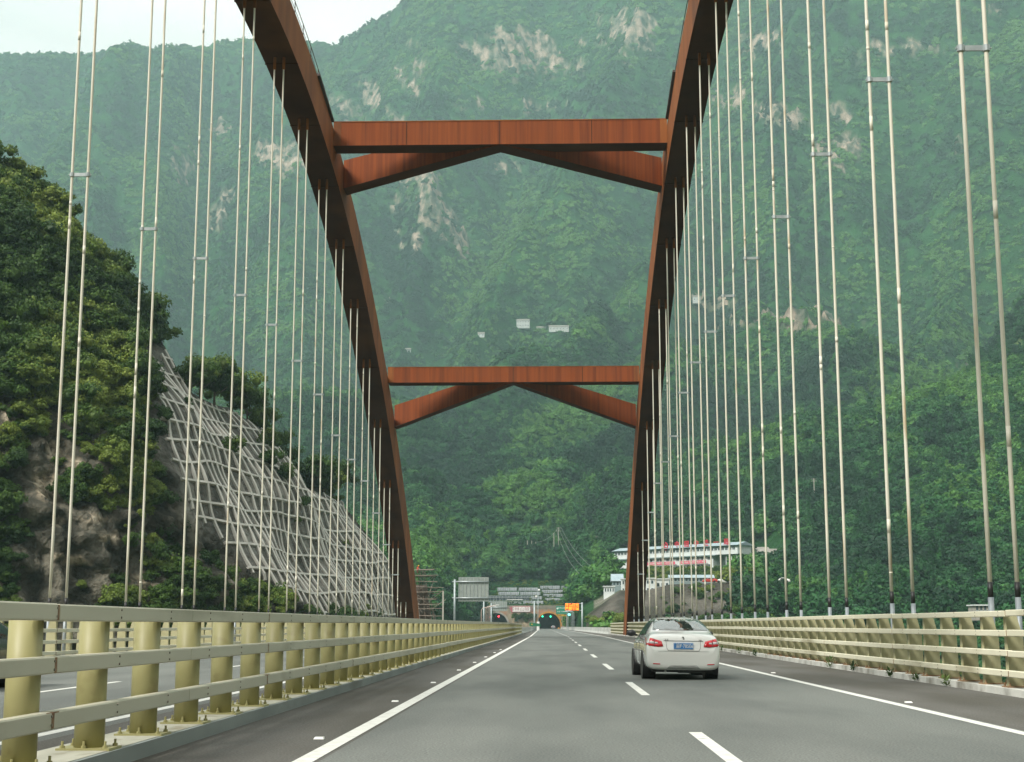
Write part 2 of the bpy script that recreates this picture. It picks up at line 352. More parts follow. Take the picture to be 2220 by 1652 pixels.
# crags: push the rock in and out in steps
V[:, :, 2] += ROCK*fbm(TX/14, TY/14, 3, 90, True)*13
mm = bpy.data.materials.new('mountain_ground'); mm.use_nodes = True; n = mm.node_tree.nodes; l = mm.node_tree.links; b = n['Principled BSDF']
b.inputs['Roughness'].default_value = .9; b.inputs['Specular IOR Level'].default_value = .1
def attr(nm):
    a = n.new('ShaderNodeAttribute'); a.attribute_name = nm; return a.outputs['Fac']
def ramp(scale, p, c, det=6, stretch=None):
    t = n.new('ShaderNodeTexCoord'); src = t.outputs['Object']
    if stretch: q = n.new('ShaderNodeMapping'); q.inputs['Scale'].default_value = stretch; l.new(src, q.inputs[0]); src = q.outputs[0]
    z = n.new('ShaderNodeTexNoise'); z.inputs['Scale'].default_value = scale; z.inputs['Detail'].default_value = det; l.new(src, z.inputs['Vector'])
    r = n.new('ShaderNodeValToRGB'); e = r.color_ramp.elements; e[0].position, e[-1].position = p[0], p[-1]; e[0].color = (*c[0], 1); e[-1].color = (*c[-1], 1)
    for pp, cc in zip(p[1:-1], c[1:-1]): k = e.new(pp); k.color = (*cc, 1)
    l.new(z.outputs[0], r.inputs[0]); return r.outputs[0]
def mixc(f, a, c):
    M = n.new('ShaderNodeMix'); M.data_type = 'RGBA'; l.new(f, M.inputs[0]); l.new(a, M.inputs[6]); l.new(c, M.inputs[7]); return M.outputs[2]
green = ramp(.05, (.35, .65), ((.009, .045, .014), (.026, .100, .024)))
rock = ramp(.09, (.36, .46, .56, .68), ((.03, .055, .025), (.15, .15, .11), (.32, .25, .19), (.46, .36, .29)), 10, (1, 1, .35))
fld = ramp(.2, (.3, .7), ((.05, .11, .03), (.12, .16, .06)))
conc = ramp(.16, (.3, .45, .56, .7), ((.035, .045, .022), (.075, .068, .056), (.115, .105, .088), (.18, .165, .14)), 12, (1, .5, .35))
plat = ramp(.3, (.4, .6), ((.07, .10, .04), (.28, .26, .22)))
c = mixc(attr('fld'), green, fld); c = mixc(attr('rock'), c, rock); c = mixc(attr('plat'), c, plat); c = mixc(attr('conc'), c, conc); l.new(c, b.inputs['Base Color'])
_t = n.new('ShaderNodeTexCoord'); _z = n.new('ShaderNodeTexNoise'); _z.inputs['Scale'].default_value = .14; _z.inputs['Detail'].default_value = 8; _z.inputs['Roughness'].default_value = .65; l.new(_t.outputs['Object'], _z.inputs['Vector']); _p = n.new('ShaderNodeBump'); _p.inputs['Strength'].default_value = 1; _p.inputs['Distance'].default_value = 6; l.new(_z.outputs[0], _p.inputs['Height']); l.new(_p.outputs[0], b.inputs['Normal'])
MTN = gridobj('mountains', V, mm)
_b = bmesh.new(); _b.from_mesh(MTN.data)
bmesh.ops.delete(_b, geom=[f for f in _b.faces if 650 < f.calc_center_median().y < 674 and min(v.co.z for v in f.verts) < 2 and max(v.co.z for v in f.verts) > 6], context='FACES_ONLY'); _b.to_mesh(MTN.data); _b.free(); tag(MTN, 'steep green forested mountains closing the valley behind the bridge', 'mountain', kind='structure')
for nm, A in (('rock', ROCK), ('fld', FLD), ('conc', CONC), ('plat', PLAT)):
    at = MTN.data.attributes.new(nm, 'FLOAT', 'POINT'); at.data.foreach_set('value', A.astype(np.float32).ravel())
# ------------------------------------------------------------------ valley ground (one sheet to the horizon)
def ground_sheet():
    xs = np.concatenate([-np.geomspace(9000, 12, 26), np.linspace(-10, 10, 5), np.geomspace(12, 9000, 26)]); ys = np.concatenate([-np.geomspace(9000, 60, 14), np.linspace(-50, 210, 27), np.geomspace(230, 12000, 18)])
    X, Y = np.meshgrid(xs, ys, indexing='ij')
    Z = -24+fbm(X/30, Y/30, 3, 4)*1.5+np.clip((Y-60)/140, 0, 1)*4*(Y < 230)
    Z = np.where(Y > 225, -26, Z)
    return np.stack([X, Y, Z], 2)
G = gridobj('valley_ground', ground_sheet(), mat('valley_soil', (.05, .08, .03), (.16, .14, .10), .06, (.4, .62), .95, spec=.1, bump=.3, bscale=1)); tag(G, 'valley floor under and beyond the bridge', 'ground', kind='structure')

# ------------------------------------------------------------------ crowns and forest
def crown_mesh(name, seed, R, H, nleaf, leaf, m, conifer=False, core=.56):
    rs = np.random.default_rng(seed); nb = 15
    if conifer:
        bl = np.array([(0, 0, H*(.12+.8*i/8)) for i in range(9)]); br = np.array([R*(1-.105*i) for i in range(9)])
        bl[:, :2] += rs.normal(0, R*.12, (9, 2))
    else:
        bl = np.stack([rs.normal(0, R*.42, nb), rs.normal(0, R*.42, nb), H*(.25+.5*rs.random(nb))], 1)
        br = R*(.26+.26*rs.random(nb)); bl[0] = (0, 0, H*.5); br[0] = R*.55
    ndx = rs.integers(0, len(bl), nleaf); d = rs.normal(0, 1, (nleaf, 3)); d[:, 2] = np.abs(d[:, 2])*.9+d[:, 2]*.25
    d /= np.linalg.norm(d, axis=1)[:, None]
    sq = np.array([1, 1, .95]); c = bl[ndx]+d*br[ndx][:, None]*(.72+.48*rs.random((nleaf, 1)))*sq
    nrm = d+rs.normal(0, .45, (nleaf, 3)); nrm /= np.linalg.norm(nrm, axis=1)[:, None]
    t = np.cross(nrm, rs.normal(0, 1, (nleaf, 3))); t /= np.linalg.norm(t, axis=1)[:, None]; bt = np.cross(nrm, t)
    s = leaf*(.6+.8*rs.random((nleaf, 1)))
    q = np.stack([c-t*s-bt*s*.3, c+bt*s*.75-nrm*s*.15, c+t*s-bt*s*.1, c-bt*s*.8-nrm*s*.2], 1).reshape(-1, 3)
    f = [(4*i, 4*i+1, 4*i+2, 4*i+3) for i in range(nleaf)]
    v = [tuple(p) for p in q.tolist()]
    bm = bmesh.new(); bmesh.ops.create_icosphere(bm, subdivisions=1, radius=1)
    ico = [tuple(x.co) for x in bm.verts]; icf = [[x.index for x in g.verts] for g in bm.faces]; bm.free()
    for cc, r_ in zip(bl, br):
        o = len(v); v += [tuple(cc+np.array(p)*r_*core*1.25*sq) for p in ico]; f += [[i+o for i in g] for g in icf]
    me = bpy.data.meshes.new(name); me.from_pydata(v, [], f); me.update(); me.materials.append(m)
    return me
def scatter(name, P, scl, protos, mat_label, label, cat, flat=.85, nrm=None, tone=None):
    """one object (stuff) with crowns set on its points by a node group"""
    me = bpy.data.meshes.new(name); k = len(P)
    me.vertices.add(k); me.vertices.foreach_set('co', np.asarray(P, np.float32).ravel())
    a = me.attributes.new('scl', 'FLOAT_VECTOR', 'POINT')
    rs = np.random.default_rng(k); sv = np.stack([scl*(.85+.3*rs.random(k)), scl*(.85+.3*rs.random(k)), scl*(.75+.5*rs.random(k))*flat], 1)
    a.data.foreach_set('vector', sv.astype(np.float32).ravel())
    a = me.attributes.new('rot', 'FLOAT_VECTOR', 'POINT')
    rv = np.stack([rs.normal(0, .08, k), rs.normal(0, .08, k), rs.random(k)*6.28], 1)
    if nrm is not None:
        f_ = rv[:, 2]; nx_ = nrm[:, 0]*np.cos(f_)+nrm[:, 1]*np.sin(f_); ny_ = -nrm[:, 0]*np.sin(f_)+nrm[:, 1]*np.cos(f_)
        rv[:, 0] += -np.arcsin(np.clip(ny_, -1, 1)); rv[:, 1] += np.arctan2(nx_, nrm[:, 2])
    a.data.foreach_set('vector', rv.astype(np.float32).ravel())
    a = me.attributes.new('pick', 'INT', 'POINT'); a.data.foreach_set('value', rs.integers(0, len(protos), k).astype(np.int32))
    if tone is not None: a = me.attributes.new('relief_tone', 'FLOAT', 'POINT'); a.data.foreach_set('value', tone.astype(np.float32))
    o = bpy.data.objects.new(name, me); COL.objects.link(o); tag(o, label, cat, kind='stuff')
    ng = bpy.data.node_groups.new(name+'_nodes', 'GeometryNodeTree')
    ng.interface.new_socket('Geometry', in_out='INPUT', socket_type='NodeSocketGeometry'); ng.interface.new_socket('Geometry', in_out='OUTPUT', socket_type='NodeSocketGeometry')
    gi = ng.nodes.new('NodeGroupInput'); go = ng.nodes.new('NodeGroupOutput')
    ip = ng.nodes.new('GeometryNodeInstanceOnPoints'); jn = ng.nodes.new('GeometryNodeJoinGeometry')
    for p in protos:
        oi = ng.nodes.new('GeometryNodeObjectInfo'); oi.inputs['Object'].default_value = p; oi.inputs['As Instance'].default_value = True
        ng.links.new(oi.outputs['Geometry'], jn.inputs[0])
    def na(nm, ty):
        q = ng.nodes.new('GeometryNodeInputNamedAttribute'); q.data_type = ty; q.inputs[0].default_value = nm; return q.outputs[0]
    ng.links.new(gi.outputs[0], ip.inputs['Points']); ng.links.new(jn.outputs[0], ip.inputs['Instance'])
    ip.inputs['Pick Instance'].default_value = True
    ng.links.new(na('pick', 'INT'), ip.inputs['Instance Index']); ng.links.new(na('scl', 'FLOAT_VECTOR'), ip.inputs['Scale'])
    ng.links.new(na('rot', 'FLOAT_VECTOR'), ip.inputs['Rotation'])
    ng.links.new(ip.outputs[0], go.inputs[0])
    md = o.modifiers.new('forest', 'NODES'); md.node_group = ng
    return o
def proto(name, me): return bpy.data.objects.new(name, me)   # never linked to the scene: only a source for the scattered woods
LF = leafmat('forest_leaves', (.005, .034, .012), (.022, .100, .026), (.085, .205, .036), .006)
LN = leafmat('hill_leaves', (.018, .050, .010), (.058, .115, .016), (.18, .235, .04), .06)
far_p = [proto('tree_crown', crown_mesh('far_crown', 20+i, .62, 1.0, 150, .14, LF)) for i in range(4)]
far_p.append(proto('tree_crown', crown_mesh('far_conifer', 30, .34, 1.35, 150, .11, LF, True)))
mid_p = [proto('tree_crown', crown_mesh('mid_crown', 40+i, .62, 1.0, 520, .075, LF)) for i in range(4)]
mid_p.append(proto('tree_crown', crown_mesh('mid_conifer', 50, .34, 1.35, 420, .06, LF, True)))
near_p = [proto('bush_crown', crown_mesh('near_crown', 60+i, .62, 1.0, 2200, .042, LN, core=.45)) for i in range(5)]
# sample the terrain cells
A = V[:-1, :-1]; B = V[1:, :-1]; C_ = V[:-1, 1:]
area = np.linalg.norm(np.cross(B-A, C_-A), axis=2)
cr_ = rr[None, :-1]+0*area
spacing = np.interp(cr_, [380, 560, 800, 1300, 2000, 3000], [5.0, 5.2, 5.6, 7.0, 9.5, 12])
cnt = area/spacing**2*np.interp(cr_, [900, 1500], [1.3, .72])
# visibility: running maximum of the elevation angle along each direction
el = (V[:, :, 2]+6-CAMH)/rr[None]; run = np.maximum.accumulate(el, axis=1)
vis = (el > run-.018)[:-1, :-1]
inx = (PX[:-1, :-1] > -260) & (PX[:-1, :-1] < 2680) & (ppy[:-1, :-1] > -130)
cx2 = (TX-road_shift(TY))[:-1, :-1]; Yc = TY[:-1, :-1]
clear = ~((Yc < 664) & (cx2 > -33) & (cx2 < 13))
bx = PX[:-1, :-1]
clear &= ~((cr_ > 355) & (cr_ < 462) & (bx > 1255) & (bx < 1598)) & ~((cr_ > 462) & (cr_ < 600) & (bx > 1325) & (bx < 1612)) & (cr_ > 300)
clear &= ~((Yc > 655) & (Yc < 705) & (bx > 1022) & (bx < 1262))
dens = np.clip(1-1.2*ROCK[:-1, :-1], 0.12, 1)*np.clip(1-1.0*FLD[:-1, :-1], .06, 1)
cnt = cnt*vis*inx*clear*dens
num = np.floor(cnt+RNG.random(cnt.shape)).astype(int)
ii, jj = np.nonzero(num); rep = num[ii, jj]; ii = np.repeat(ii, rep); jj = np.repeat(jj, rep)
u = RNG.random((len(ii), 1)); v_ = RNG.random((len(ii), 1))
P = A[ii, jj]*(1-u)*(1-v_)+B[ii, jj]*u*(1-v_)+C_[ii, jj]*(1-u)*v_+V[1:, 1:][ii, jj]*u*v_
sp = spacing[ii, jj]; Rr = cr_[ii, jj]
hb = vnoise(P[:, 0]/60, P[:, 1]/60, 8)
sc = sp*(.75+.75*RNG.random(len(P)))*(.75+.5*hb)*np.interp(Rr, [900, 1500], [1.15, .80])
P[:, 2] -= sc*.12
NR_ = np.cross(B-A, C_-A); NR_ /= np.linalg.norm(NR_, axis=2)[:, :, None]; NR_ *= np.sign(NR_[:, :, 2:]); NV = NR_[ii, jj]*np.interp(Rr, [700, 1200], [.35, .85])[:, None]; NV[:, 2] = NR_[ii, jj][:, 2]*.85+.15; NV /= np.linalg.norm(NV, axis=1)[:, None]
px9, py9 = proj(P); clr = np.zeros(len(P), bool)
for x0, y0, x1, y1 in ((1112, 690, 1156, 722), (1156, 706, 1190, 728), (1186, 703, 1240, 726), (1030, 720, 1054, 738), (874, 754, 894, 770), (1498, 640, 1522, 668), (1385, 1190, 1560, 1250), (1330, 1190, 1400, 1236), (1600, 1170, 1712, 1222), (1302, 1204, 1336, 1224)): clr |= (px9 > x0) & (px9 < x1) & (py9 > y0) & (py9 < np.where(Rr > 800, y1-8, y1+4)) & (Rr > 440)
P, sc, NV, Rr = P[~clr], sc[~clr], NV[~clr], Rr[~clr]
# leaf tone patches: (photo point, radii, tone) - pale scrub and dark wood, with slope light and ravine shade painted in
LEAF_RELIEF = [(1250,480,190,110,.34),(1080,600,150,70,.30),(1180,700,160,60,.2),(1330,330,90,70,.2),(960,660,60,50,.25),(330,440,90,120,.24),(420,600,70,100,.2),(180,330,100,80,.16),(1200,900,70,90,.3),(1120,1060,70,50,.2),
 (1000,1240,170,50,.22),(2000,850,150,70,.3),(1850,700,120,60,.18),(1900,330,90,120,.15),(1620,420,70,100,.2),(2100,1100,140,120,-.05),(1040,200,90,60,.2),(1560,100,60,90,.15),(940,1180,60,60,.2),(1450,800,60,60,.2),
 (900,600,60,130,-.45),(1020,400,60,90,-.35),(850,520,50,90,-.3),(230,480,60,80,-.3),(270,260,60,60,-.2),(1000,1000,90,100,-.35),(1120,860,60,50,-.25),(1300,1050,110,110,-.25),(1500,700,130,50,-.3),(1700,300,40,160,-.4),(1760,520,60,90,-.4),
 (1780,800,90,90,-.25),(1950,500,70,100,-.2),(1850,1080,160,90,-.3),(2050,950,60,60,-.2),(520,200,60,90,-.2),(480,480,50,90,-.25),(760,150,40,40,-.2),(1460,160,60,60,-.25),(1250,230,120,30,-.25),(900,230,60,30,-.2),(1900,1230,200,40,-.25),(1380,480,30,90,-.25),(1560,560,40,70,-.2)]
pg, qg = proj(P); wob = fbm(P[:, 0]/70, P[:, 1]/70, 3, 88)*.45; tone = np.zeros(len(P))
for x, y, a_, b_, t_ in LEAF_RELIEF: tone += t_*1.25*np.clip(1.35-np.hypot((pg-x)/a_, (qg-y)/b_)+wob, 0, 1)
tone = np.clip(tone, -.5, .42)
print('FOREST', len(P))
nearm = Rr < 1150
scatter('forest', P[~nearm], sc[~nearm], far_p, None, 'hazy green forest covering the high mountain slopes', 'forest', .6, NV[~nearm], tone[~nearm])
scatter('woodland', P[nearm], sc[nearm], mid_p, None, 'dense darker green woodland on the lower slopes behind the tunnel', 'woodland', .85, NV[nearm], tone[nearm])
# ------------------------------------------------------------------ near hillside on the left bank
FOOT = np.array([(-22,300),(-23,262),(-24,228),(-25.5,203),(-29,180),(-35,162),(-44,148),(-55,139),(-68,133),(-84,129),(-105,126),(-135,122)], float)
SKX = [-300,0,60,110,160,200,290,360,400,418,432,450,500,540,590,640,700,740,790,812,830,845,856,864,880]
SKY_ = [180,400,430,478,545,565,645,705,742,765,812,848,874,884,932,992,1052,1066,1052,1095,1160,1215,1275,1335,1352]
def chaikin(P, k=3):
    for _ in range(k):
        Q = np.empty((2*len(P), P.shape[1])); Q[0::2] = .75*P+.25*np.roll(P, -1, 0); Q[1::2] = .25*P+.75*np.roll(P, -1, 0)
        P = np.vstack([P[:1], Q[:-2], P[-1:]])
    return P
FC = chaikin(FOOT); sl = np.concatenate([[0], np.cumsum(np.hypot(*np.diff(FC, axis=0).T))]); HL = sl[-1]
hs_ = np.linspace(0, HL, 300); FX = np.interp(hs_, sl, FC[:, 0]); FY = np.interp(hs_, sl, FC[:, 1])
TXn = np.gradient(FX); TYn = np.gradient(FY); ln = np.hypot(TXn, TYn); NX, NY = TYn/ln, -TXn/ln
flip = np.where(NX*-1+NY*.3 < 0, -1, 1); NX *= flip; NY *= flip
def hw(z): return np.where(z > 0, .30*z+.0065*z*z, .2*z)
def hdisp(s, z, lat=0):
    low = 3.6*fbm(s/28, z/17, 2, 41)+1.8*fbm(s/11, z/9, 2, 44)
    hi = (1-lat)*(2.6*fbm(s/7, z/6, 4, 47, True)+1.7*fbm(s/2.4, z/2.6, 3, 49, True))
    return low*np.clip((z+3)/12, .15, 1)+hi
ZC = np.zeros(len(hs_))
for i in range(len(hs_)):
    zz = np.linspace(.5, 120, 700); o = hw(zz)
    px_, py_ = proj(np.stack([FX[i]+NX[i]*o, FY[i]+NY[i]*o, zz], 1))
    k = np.nonzero(py_ < np.interp(px_, SKX, SKY_))[0]; ZC[i] = zz[k[0]] if len(k) else 120
LAT = [(328,800),(352,760),(390,742),(418,740),(436,800),(470,850),(545,878),(600,930),(655,1000),(705,1058),(740,1082),(795,1072),(835,1180),(866,1345),(700,1345),(600,1290),(545,1240),(470,1160),(425,1125),(400,1060),(365,1000),(335,905)]
def inpoly(px, py, poly):
    px = np.asarray(px, float); py = np.asarray(py, float); c = np.zeros(px.shape, bool); j = len(poly)-1
    for i in range(len(poly)):
        xi, yi = poly[i]; xj, yj = poly[j]
        c ^= ((yi > py) != (yj > py)) & (px < (xj-xi)*(py-yi)/((yj-yi) or 1e-9)+xi); j = i
    return c
def hillP(s, z, off=0.):
    s = np.asarray(s, float); z = np.asarray(z, float)
    fx = np.interp(s, hs_, FX); fy = np.interp(s, hs_, FY); nx = np.interp(s, hs_, NX); ny = np.interp(s, hs_, NY)
    o = hw(z); q = np.stack([fx+nx*o, fy+ny*o, z], -1)
    a, b = proj(q.reshape(-1, 3)); lat = inpoly(a, b, LAT).reshape(s.shape).astype(float)
    # widen the gunite edge softly
    for dx, dy in ((9, 0), (-9, 0), (0, 9), (0, -9)): lat = lat+inpoly(a+dx, b+dy, LAT).reshape(s.shape)
    lat = np.clip(lat/5, 0, 1)
    d = hdisp(s, z, lat)-off
    q[..., 0] += nx*d; q[..., 1] += ny*d; q[..., 2] += off*.35
    return q, lat
nS, nT = 420, 210
sg = np.linspace(0, HL, nS); zc_s = np.interp(sg, hs_, ZC); tt = np.concatenate([np.linspace(-.0, 1, 180), 1+np.linspace(.02, .9, 30)])
Sg = np.repeat(sg[:, None], nT, 1); Tg = np.repeat(tt[None], nS, 0)
Zg = np.where(Tg <= 1, -27+(zc_s[:, None]+27)*Tg, zc_s[:, None]-(Tg-1)*8)
HV, HLAT = hillP(Sg, Zg)
back = np.clip(Tg-1, 0, None)*45
HV[..., 0] += np.interp(Sg, hs_, NX)*back; HV[..., 1] += np.interp(Sg, hs_, NY)*back
hpx, hpy = proj(HV.reshape(-1, 3)); hpx = hpx.reshape(Sg.shape); hpy = hpy.reshape(Sg.shape)
PALE = [(120,975,26,36),(160,1000,30,22),(205,1030,32,14),(95,1055,26,30),(250,1030,22,12),(300,1265,30,30),(215,1125,60,12),(250,1165,40,10),(30,900,20,26),(345,1200,30,12),(400,1235,22,26),(150,1210,30,8),(120,1130,30,14)]
pale = patch_mask(hpx, hpy, PALE, fbm(Sg/5, Zg/4, 4, 61)*1.7)
hm_ = bpy.data.materials.new('hillside_rock'); hm_.use_nodes = True; n = hm_.node_tree.nodes; l = hm_.node_tree.links; b = n['Principled BSDF']
b.inputs['Roughness'].default_value = .9; b.inputs['Specular IOR Level'].default_value = .15
dark = ramp(.35, (.3, .48, .62), ((.016, .017, .012), (.060, .057, .045), (.15, .138, .108)), 10, (1, 1, .6))
palec = ramp(.9, (.38, .5, .64), ((.06, .056, .044), (.25, .21, .15), (.50, .43, .33)), 12)
gun = ramp(.5, (.32, .5, .66), ((.06, .058, .05), (.13, .125, .11), (.24, .23, .205)), 10, (1, 1, .35))
c = mixc(attr('pale'), dark, palec); c = mixc(attr('gun'), c, gun); l.new(c, b.inputs['Base Color'])
t = n.new('ShaderNodeTexCoord'); z = n.new('ShaderNodeTexNoise'); z.inputs['Scale'].default_value = .9; z.inputs['Detail'].default_value = 9; l.new(t.outputs['Object'], z.inputs['Vector'])
bp = n.new('ShaderNodeBump'); bp.inputs['Strength'].default_value = 1; bp.inputs['Distance'].default_value = 1.2; l.new(z.outputs[0], bp.inputs['Height']); l.new(bp.outputs[0], b.inputs['Normal'])
HILL = gridobj('hillside', HV, hm_); tag(HILL, 'steep rocky hillside cut beside the far bridge end', 'hillside', kind='structure')
for nm, A_ in (('pale', pale*(1-HLAT)), ('gun', HLAT)):
    at = HILL.data.attributes.new(nm, 'FLOAT', 'POINT'); at.data.foreach_set('value', A_.astype(np.float32).ravel())
# concrete lattice laid on the gunite
M_beam = mat('lattice_concrete', (.37, .36, .325), (.55, .53, .485), .8, (.3, .7), .9, stretch=(1, 1, .4))
latw = empty('slope_lattice', (-30, 190, 0), 'pale grey concrete lattice of crossing beams holding the shotcrete slope', 'slope lattice')
def lattice_line(S0, Z0, name):
    q, _ = hillP(S0, Z0, .16); a, b_ = proj(q); ok = inpoly(a, b_, LAT) & (Z0 < np.interp(S0, hs_, ZC)-.3) & (Z0 > -4)
    m = MB(); run = []
    def flush():
        if len(run) > 2:
            pts = np.array(run); k = len(pts); d = np.gradient(pts, axis=0); d /= np.linalg.norm(d, axis=1)[:, None]
            nn = np.array([.75, -.45, .5]); sd_ = np.cross(d, nn); sd_ /= np.linalg.norm(sd_, axis=1)[:, None]; up = np.cross(sd_, d)
            wv = .15; o = len(m.v)
            for p, s1, u1 in zip(pts, sd_, up):
                for e, f_ in ((-1, -1.6), (1, -1.6), (1, 1), (-1, 1)): m.v.append(tuple(p+s1*wv*e+u1*wv*f_))
            for i in range(k-1):
                for j in range(4): m.f.append([o+i*4+j, o+i*4+(j+1) % 4, o+(i+1)*4+(j+1) % 4, o+(i+1)*4+j])
            m.f.append([o, o+1, o+2, o+3]); m.f.append([o+(k-1)*4+3, o+(k-1)*4+2, o+(k-1)*4+1, o+(k-1)*4])
            m.build(name, M_beam, latw); m.v = []; m.f = []
    for p, g in zip(q, ok):
        if g: run.append(p)
        else: flush(); run = []
    flush()
rl = random.Random(3)
s0 = 8.
while s0 < HL-20:
    zz = np.arange(-4, 70, .8); lattice_line(s0-.06*zz+.7*fbm(zz/9, zz*0+s0, 2, 5), zz, 'sloping_beam'); s0 += 2.4
for k in range(26):
    ss = np.arange(2, HL-5, .8); lattice_line(ss, -2+2.5*k+.9*fbm(ss/14, ss*0+k*3.3, 2, 6), 'level_beam')
# bushes over the hillside
def hill_scatter():
    k = 26000; s = RNG.random(k)*HL; zc = np.interp(s, hs_, ZC); z = -18+(zc+19)*RNG.random(k)**.9
    q, lat = hillP(s, z); a, b_ = proj(q)
    nz_ = fbm(s/9, z/8, 3, 71)
    dens = np.where(b_ < 860, 1.0, np.clip(.42+nz_*1.3, 0, 1))
    dens = np.where((a < 420) & (b_ > 1060), np.clip(.16+nz_*1.3, .0, 1), dens)
    dens = np.where(a < 40, np.maximum(dens, .55), dens)
    dens = np.where((a > 120) & (a < 330) & (b_ > 770) & (b_ < 950), np.maximum(dens, .8), dens)
    dens = np.where((a > 230) & (a < 400) & (b_ > 980) & (b_ < 1120), np.maximum(dens, .6), dens)
    for x, y, rx, ry in PALE: dens = np.where(np.hypot((a-x)/rx, (b_-y)/ry) < 1.3, dens*.15, dens)
    dens = np.where((lat < .15) & (b_ > 1040) & (a > 330), np.clip(.6+nz_*1.2, 0, 1), dens)
    dens = np.where(lat > .15, .002, dens)
    dens = np.where((a > 40) & (a < 150) & (b_ > 860) & (b_ < 1180), dens*.35, dens)
    keep = (RNG.random(k) < dens) & (a > -120) & (a < 880)
    q = q[keep]; sc = (1.1+2.2*RNG.random(len(q))**1.6)*np.where(b_[keep] < 860, 1.3, .9)
    q[:, 2] -= sc*.2; return q, sc
q, sc = hill_scatter(); print('HILL', len(q))
scatter('hillside_bushes', q, sc, near_p, None, 'leafy bushes and shrubs growing over the left hillside', 'bushes', 1.05)
# green scrub in the valley and at the road edge beyond the bridge (right)
pts = []; scs = []
for _ in range(5200):
    x = RNG.uniform(9, 120); y = RNG.uniform(30, 215)
    if x < 14+0*y: continue
    if abs(vnoise(x/14, y/14, 3)-.3) < .13: continue
    pts.append((x, y, -22.5+max(0, (y-100))*.04)); scs.append(RNG.uniform(2, 5.5))
for _ in range(2600):
    a = RNG.uniform(1235, 2300); r_ = RNG.uniform(225, 372); p = atR(a, 1354, r_)
    if a > 1560 or r_ > 330 or RNG.random() < .25:
        zt = float(terrain_z(np.array([[p.x]]), np.array([[p.y]]), np.array([[a]]))[0][0, 0]); pts.append((p.x, p.y, zt-.5)); scs.append(RNG.uniform(2.0, 4.4)*(.6 if a < 1560 else 1.2))
for _ in range(500):
    y = RNG.uniform(230, 655); s_ = RNG.choice([-1, 1]); x = 13.5+RNG.random()*6 if s_ > 0 else -34-RNG.random()*10-(y-230)*.02
    pts.append((x+float(road_shift(y)), y, -1.4)); scs.append(RNG.uniform(1.4, 2.8))
P_ = np.array(pts); keep = ~((P_[:, 1] > 225) & (P_[:, 0] > -34) & (P_[:, 0] < 10)); 
scatter('valley_scrub', P_[keep], np.array(scs)[keep], near_p[:4]+mid_p[:2], None, 'green scrub along the river bank and road edge on the right', 'scrub')

# ------------------------------------------------------------------ roads
def shiftL(Y): return float(road_shift(Y))-12.4*max(0, (Y-215)/445)**1.6
def bend(X, Y, z=0, left=False): return (X+(shiftL(Y) if left else float(road_shift(Y))), Y, float(road_z(Y))+z)
def asphalt(name, base, base2, patch):
    m = bpy.data.materials.new(name); m.use_nodes = True; global n, l
    n = m.node_tree.nodes; l = m.node_tree.links; b = n['Principled BSDF']
    b.inputs['Roughness'].default_value = .82; b.inputs['Specular IOR Level'].default_value = .25
    a = ramp(.55, (.3, .7), (base, base2), 6, (1, .03, 1)); p = ramp(38, (.3, .7), ((.6,)*3, (1.4,)*3), 4); q = ramp(.5, (.42, .62), ((1.,)*3, patch), 5, (1, .25, 1))
    def mul(x, y):
        M = n.new('ShaderNodeMix'); M.data_type = 'RGBA'; M.blend_type = 'MULTIPLY'; M.inputs[0].default_value = 1; l.new(x, M.inputs[6]); l.new(y, M.inputs[7]); return M.outputs[2]
    l.new(mul(mul(a, p), q), b.inputs['Base Color'])
    t = n.new('ShaderNodeTexCoord'); z = n.new('ShaderNodeTexNoise'); z.inputs['Scale'].default_value = 60; l.new(t.outputs['Object'], z.inputs['Vector'])
    bp = n.new('ShaderNodeBump'); bp.inputs['Strength'].default_value = .35; bp.inputs['Distance'].default_value = .01; l.new(z.outputs[0], bp.inputs['Height']); l.new(bp.outputs[0], b.inputs['Normal'])
    return m
M_as = asphalt('asphalt', (.135, .145, .135), (.175, .183, .170), (.76, .77, .78)); M_sh = asphalt('shoulder_asphalt', (.092, .090, .083), (.135, .130, .12), (.70, .68, .63))
YS = np.concatenate([np.arange(-30, 230, 5.), np.arange(230, 662, 12.), [662]])
def strip(name, x0, x1, z, m, y0=-30, y1=662, left=False, label=None, cat='road', kind='structure', taper=None, parent=None, thick=0):
    ys = [y for y in YS if y0 < y < y1]; ys = [y0]+ys+[y1]
    V_ = np.array([[bend(x0 if not taper else x0+taper(y), y, z, left), bend(x1 if not taper else x1+taper(y), y, z, left)] for y in ys])
    if thick:
        mm_ = MB(); 
        for a, c in zip(V_[:-1], V_[1:]):
            mm_.hexa([Vector(a[0])-Vector((0, 0, thick)), Vector(a[1])-Vector((0, 0, thick)), Vector(c[1])-Vector((0, 0, thick)), Vector(c[0])-Vector((0, 0, thick)), a[0], a[1], c[1], c[0]])
        o = mm_.build(name, m, parent)
    else: o = gridobj(name, V_.transpose(1, 0, 2)[::-1] if False else V_, m, parent, smooth=False)
    if kind: tag(o, label, cat, kind=kind)
    return o
tp = lambda y: 0
strip('road', -2.25, 5.85, 0, M_as, label='two lane grey asphalt carriageway ahead')
strip('road_shoulder', -4.05, -2.25, -.001, M_sh, label='dark shoulder strip left of the solid line', cat='shoulder')
strip('road_shoulder', 5.85, 8.45, -.001, M_sh, label='dark shoulder strip right of the solid line', cat='shoulder')
strip('road', -14.1, -5.8, 0, M_as, left=True, label='opposite asphalt carriageway beyond the median railing')
strip('road_shoulder', -5.8, -4.7, -.001, M_sh, y1=215, left=True, label='opposite carriageway inner shoulder', cat='shoulder')
strip('road_shoulder', -15.95, -14.1, -.001, M_sh, left=True, label='opposite carriageway outer shoulder', cat='shoulder')
